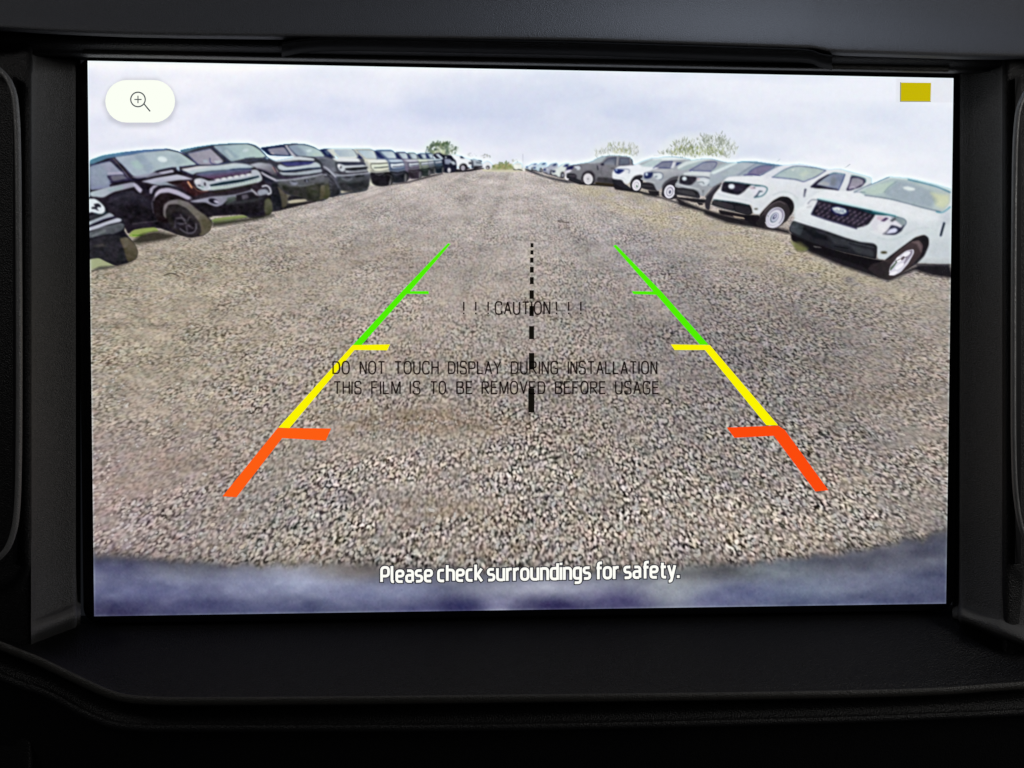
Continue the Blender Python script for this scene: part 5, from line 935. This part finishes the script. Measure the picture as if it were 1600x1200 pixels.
# outer fascia that carries the air vents
def fascia(name, xs, deps, mat):
    ys = list(range(-200, 1301, 30)); return dchild(grid(name, [[at(x, y, d-.012*(1-sm((y-40)/60.))) for x, d in zip(xs, deps)] for y in ys], mat))
fascia('outer_fascia', [51, 48, 44, 38, 32, 20, -40, -200, -500], [.0128, .0146, .0150, .0150, .0148, .0135, .012, .010, .005], M_dark)
fascia('outer_fascia', [1566, 1570, 1574, 1579, 1586, 1600, 1700, 1850, 2100], [.0108, .0124, .0128, .0130, .0128, .0120, .011, .010, .005], M_dark)
# air vents, mostly outside the picture
def vent(pts_, r, cx, label, xs):
    g = empty('air_vent', at(cx, 480, .012)); dchild(g); g['label'] = label; bpy.context.view_layer.update()
    path = spline([at(x, y, d) for x, y, d in pts_], 8)
    dchild(tube('vent_ring', path, r, M_ring, seg=12), g)
    x0, x1 = xs
    bowl = [[at(x0+(x1-x0)*i/8, y, .0165-.03*math.sin(math.pi*min(i/8+.0, .5))) for i in range(9)] for y in range(120, 881, 40)]
    dchild(grid('vent_bowl', bowl, M_vent), g)
    for k in range(5):
        y = 230+k*130
        dchild(grid('vent_slat', [[at(x0+(x1-x0)*i/4*.9+(x1-x0)*.1, y+a, d) for i in range(5)] for a, d in ((-3, -.002), (-5, .004), (-3, .0055), (2, .0055), (4, .004), (4, -.002))], M_vent), g)
vent([(-160, 60, .017), (-80, 78, .018), (-20, 98, .0185), (6, 116, .019), (19, 138, .019), (25, 170, .019), (28, 240, .019), (29.5, 400, .019), (30, 560, .019), (29.5, 700, .019), (27, 790, .019), (20, 836, .019), (4, 866, .019), (-30, 888, .0185), (-90, 900, .018), (-160, 905, .017)], .00078, -60, 'left air vent with a rounded dark rim, cut by the photo edge', (27, -170))
vent([(1760, 80, .017), (1690, 92, .018), (1634, 112, .0175), (1606, 140, .0175), (1593, 166, .0175), (1588, 200, .0175), (1585.5, 260, .0175), (1584, 400, .0175), (1583.5, 560, .0175), (1584, 700, .0175), (1588, 780, .0175), (1600, 836, .0175), (1628, 880, .0175), (1690, 908, .018), (1760, 915, .017)], .00072, 1660, 'right air vent with a rounded dark rim, cut by the photo edge', (1586, 1780))
# lower ledge under the screen, its two rolled lips and the panel below
lipx = [-500, -200, 0, 30, 60, 110, 150, 172, 190, 210, 240, 300, 500, 800, 1200, 1450, 1600, 2100]; lipy = [800, 932, 1010, 1022, 1034, 1058, 1077, 1086, 1091, 1094, 1096, 1097, 1096, 1093, 1088, 1082, 1072, 1040]
secx = [-500, 0, 40, 80, 120, 150, 180, 220, 300, 800, 1300, 1600, 2100]; secy = [860, 1058, 1072, 1088, 1110, 1124, 1134, 1138, 1139, 1137, 1126, 1114, 1092]
from itertools import chain
XL = sorted(set(chain(range(-500, 2101, 20), range(40, 300, 6))))
def srt(xs, ys):
    p = [Vector((a, b, 0)) for a, b in zip(xs, ys)]; q = spline(p, 6); return [v.x for v in q], [v.y for v in q]
lX, lY = srt(lipx, lipy); sX, sY = srt(secx, secy)
def ly(x): return ip(x, lX, lY)
def sy_(x): return ip(x, sX, sY)
rows = []
prof = [(0, -.012), (.05, -.006), (.10, -.003), (.2, .0015), (.35, .0065), (.55, .0125), (.75, .0182), (.88, .0218), (.95, .0238)]
def foot(x): return ip(x, [-500, 40, 120, 1490, 1560, 2100], [1000, 985, 962, 944, 960, 985])
for t, d in prof: rows.append([at(x, foot(x)+(ly(x)-6-foot(x))*t, d) for x in XL])
for dy, d in ((-5.0, .0250), (-3.2, .0257), (-1.5, .0262), (0, .02635), (1.6, .0261), (3.2, .0252), (5, .0236), (7.5, .0215), (11, .0205)): rows.append([at(x, ly(x)+dy, d) for x in XL])
dchild(grid('lower_ledge', rows, M_tray))
rows = []
for t, d in ((0, .0205), (.4, .0198), (.75, .0202)): rows.append([at(x, ly(x)+11+(sy_(x)-8-ly(x)-11)*t, d) for x in XL])
for dy, d in ((-5, .0214), (-3, .0225), (-1.3, .0231), (0, .0233), (2, .0232), (5, .0226), (12, .021), (40, .018), (120, .012), (300, .004), (500, -.004)): rows.append([at(x, sy_(x)+dy, d) for x in XL])
dchild(grid('lower_panel', rows, M_dark))

# added beads that draw the highlight line along each roll
dchild(tube('ledge_highlight_bead', [at(x, ly(x)-1.2, .0262) for x in XL if -400 < x < 2000], .0012, M_bead, seg=14, flat=.5))
dchild(tube('panel_highlight_bead', [at(x, sy_(x)-.8, .0231) for x in XL if -400 < x < 2000], .0011, M_dark, seg=12, flat=.6))
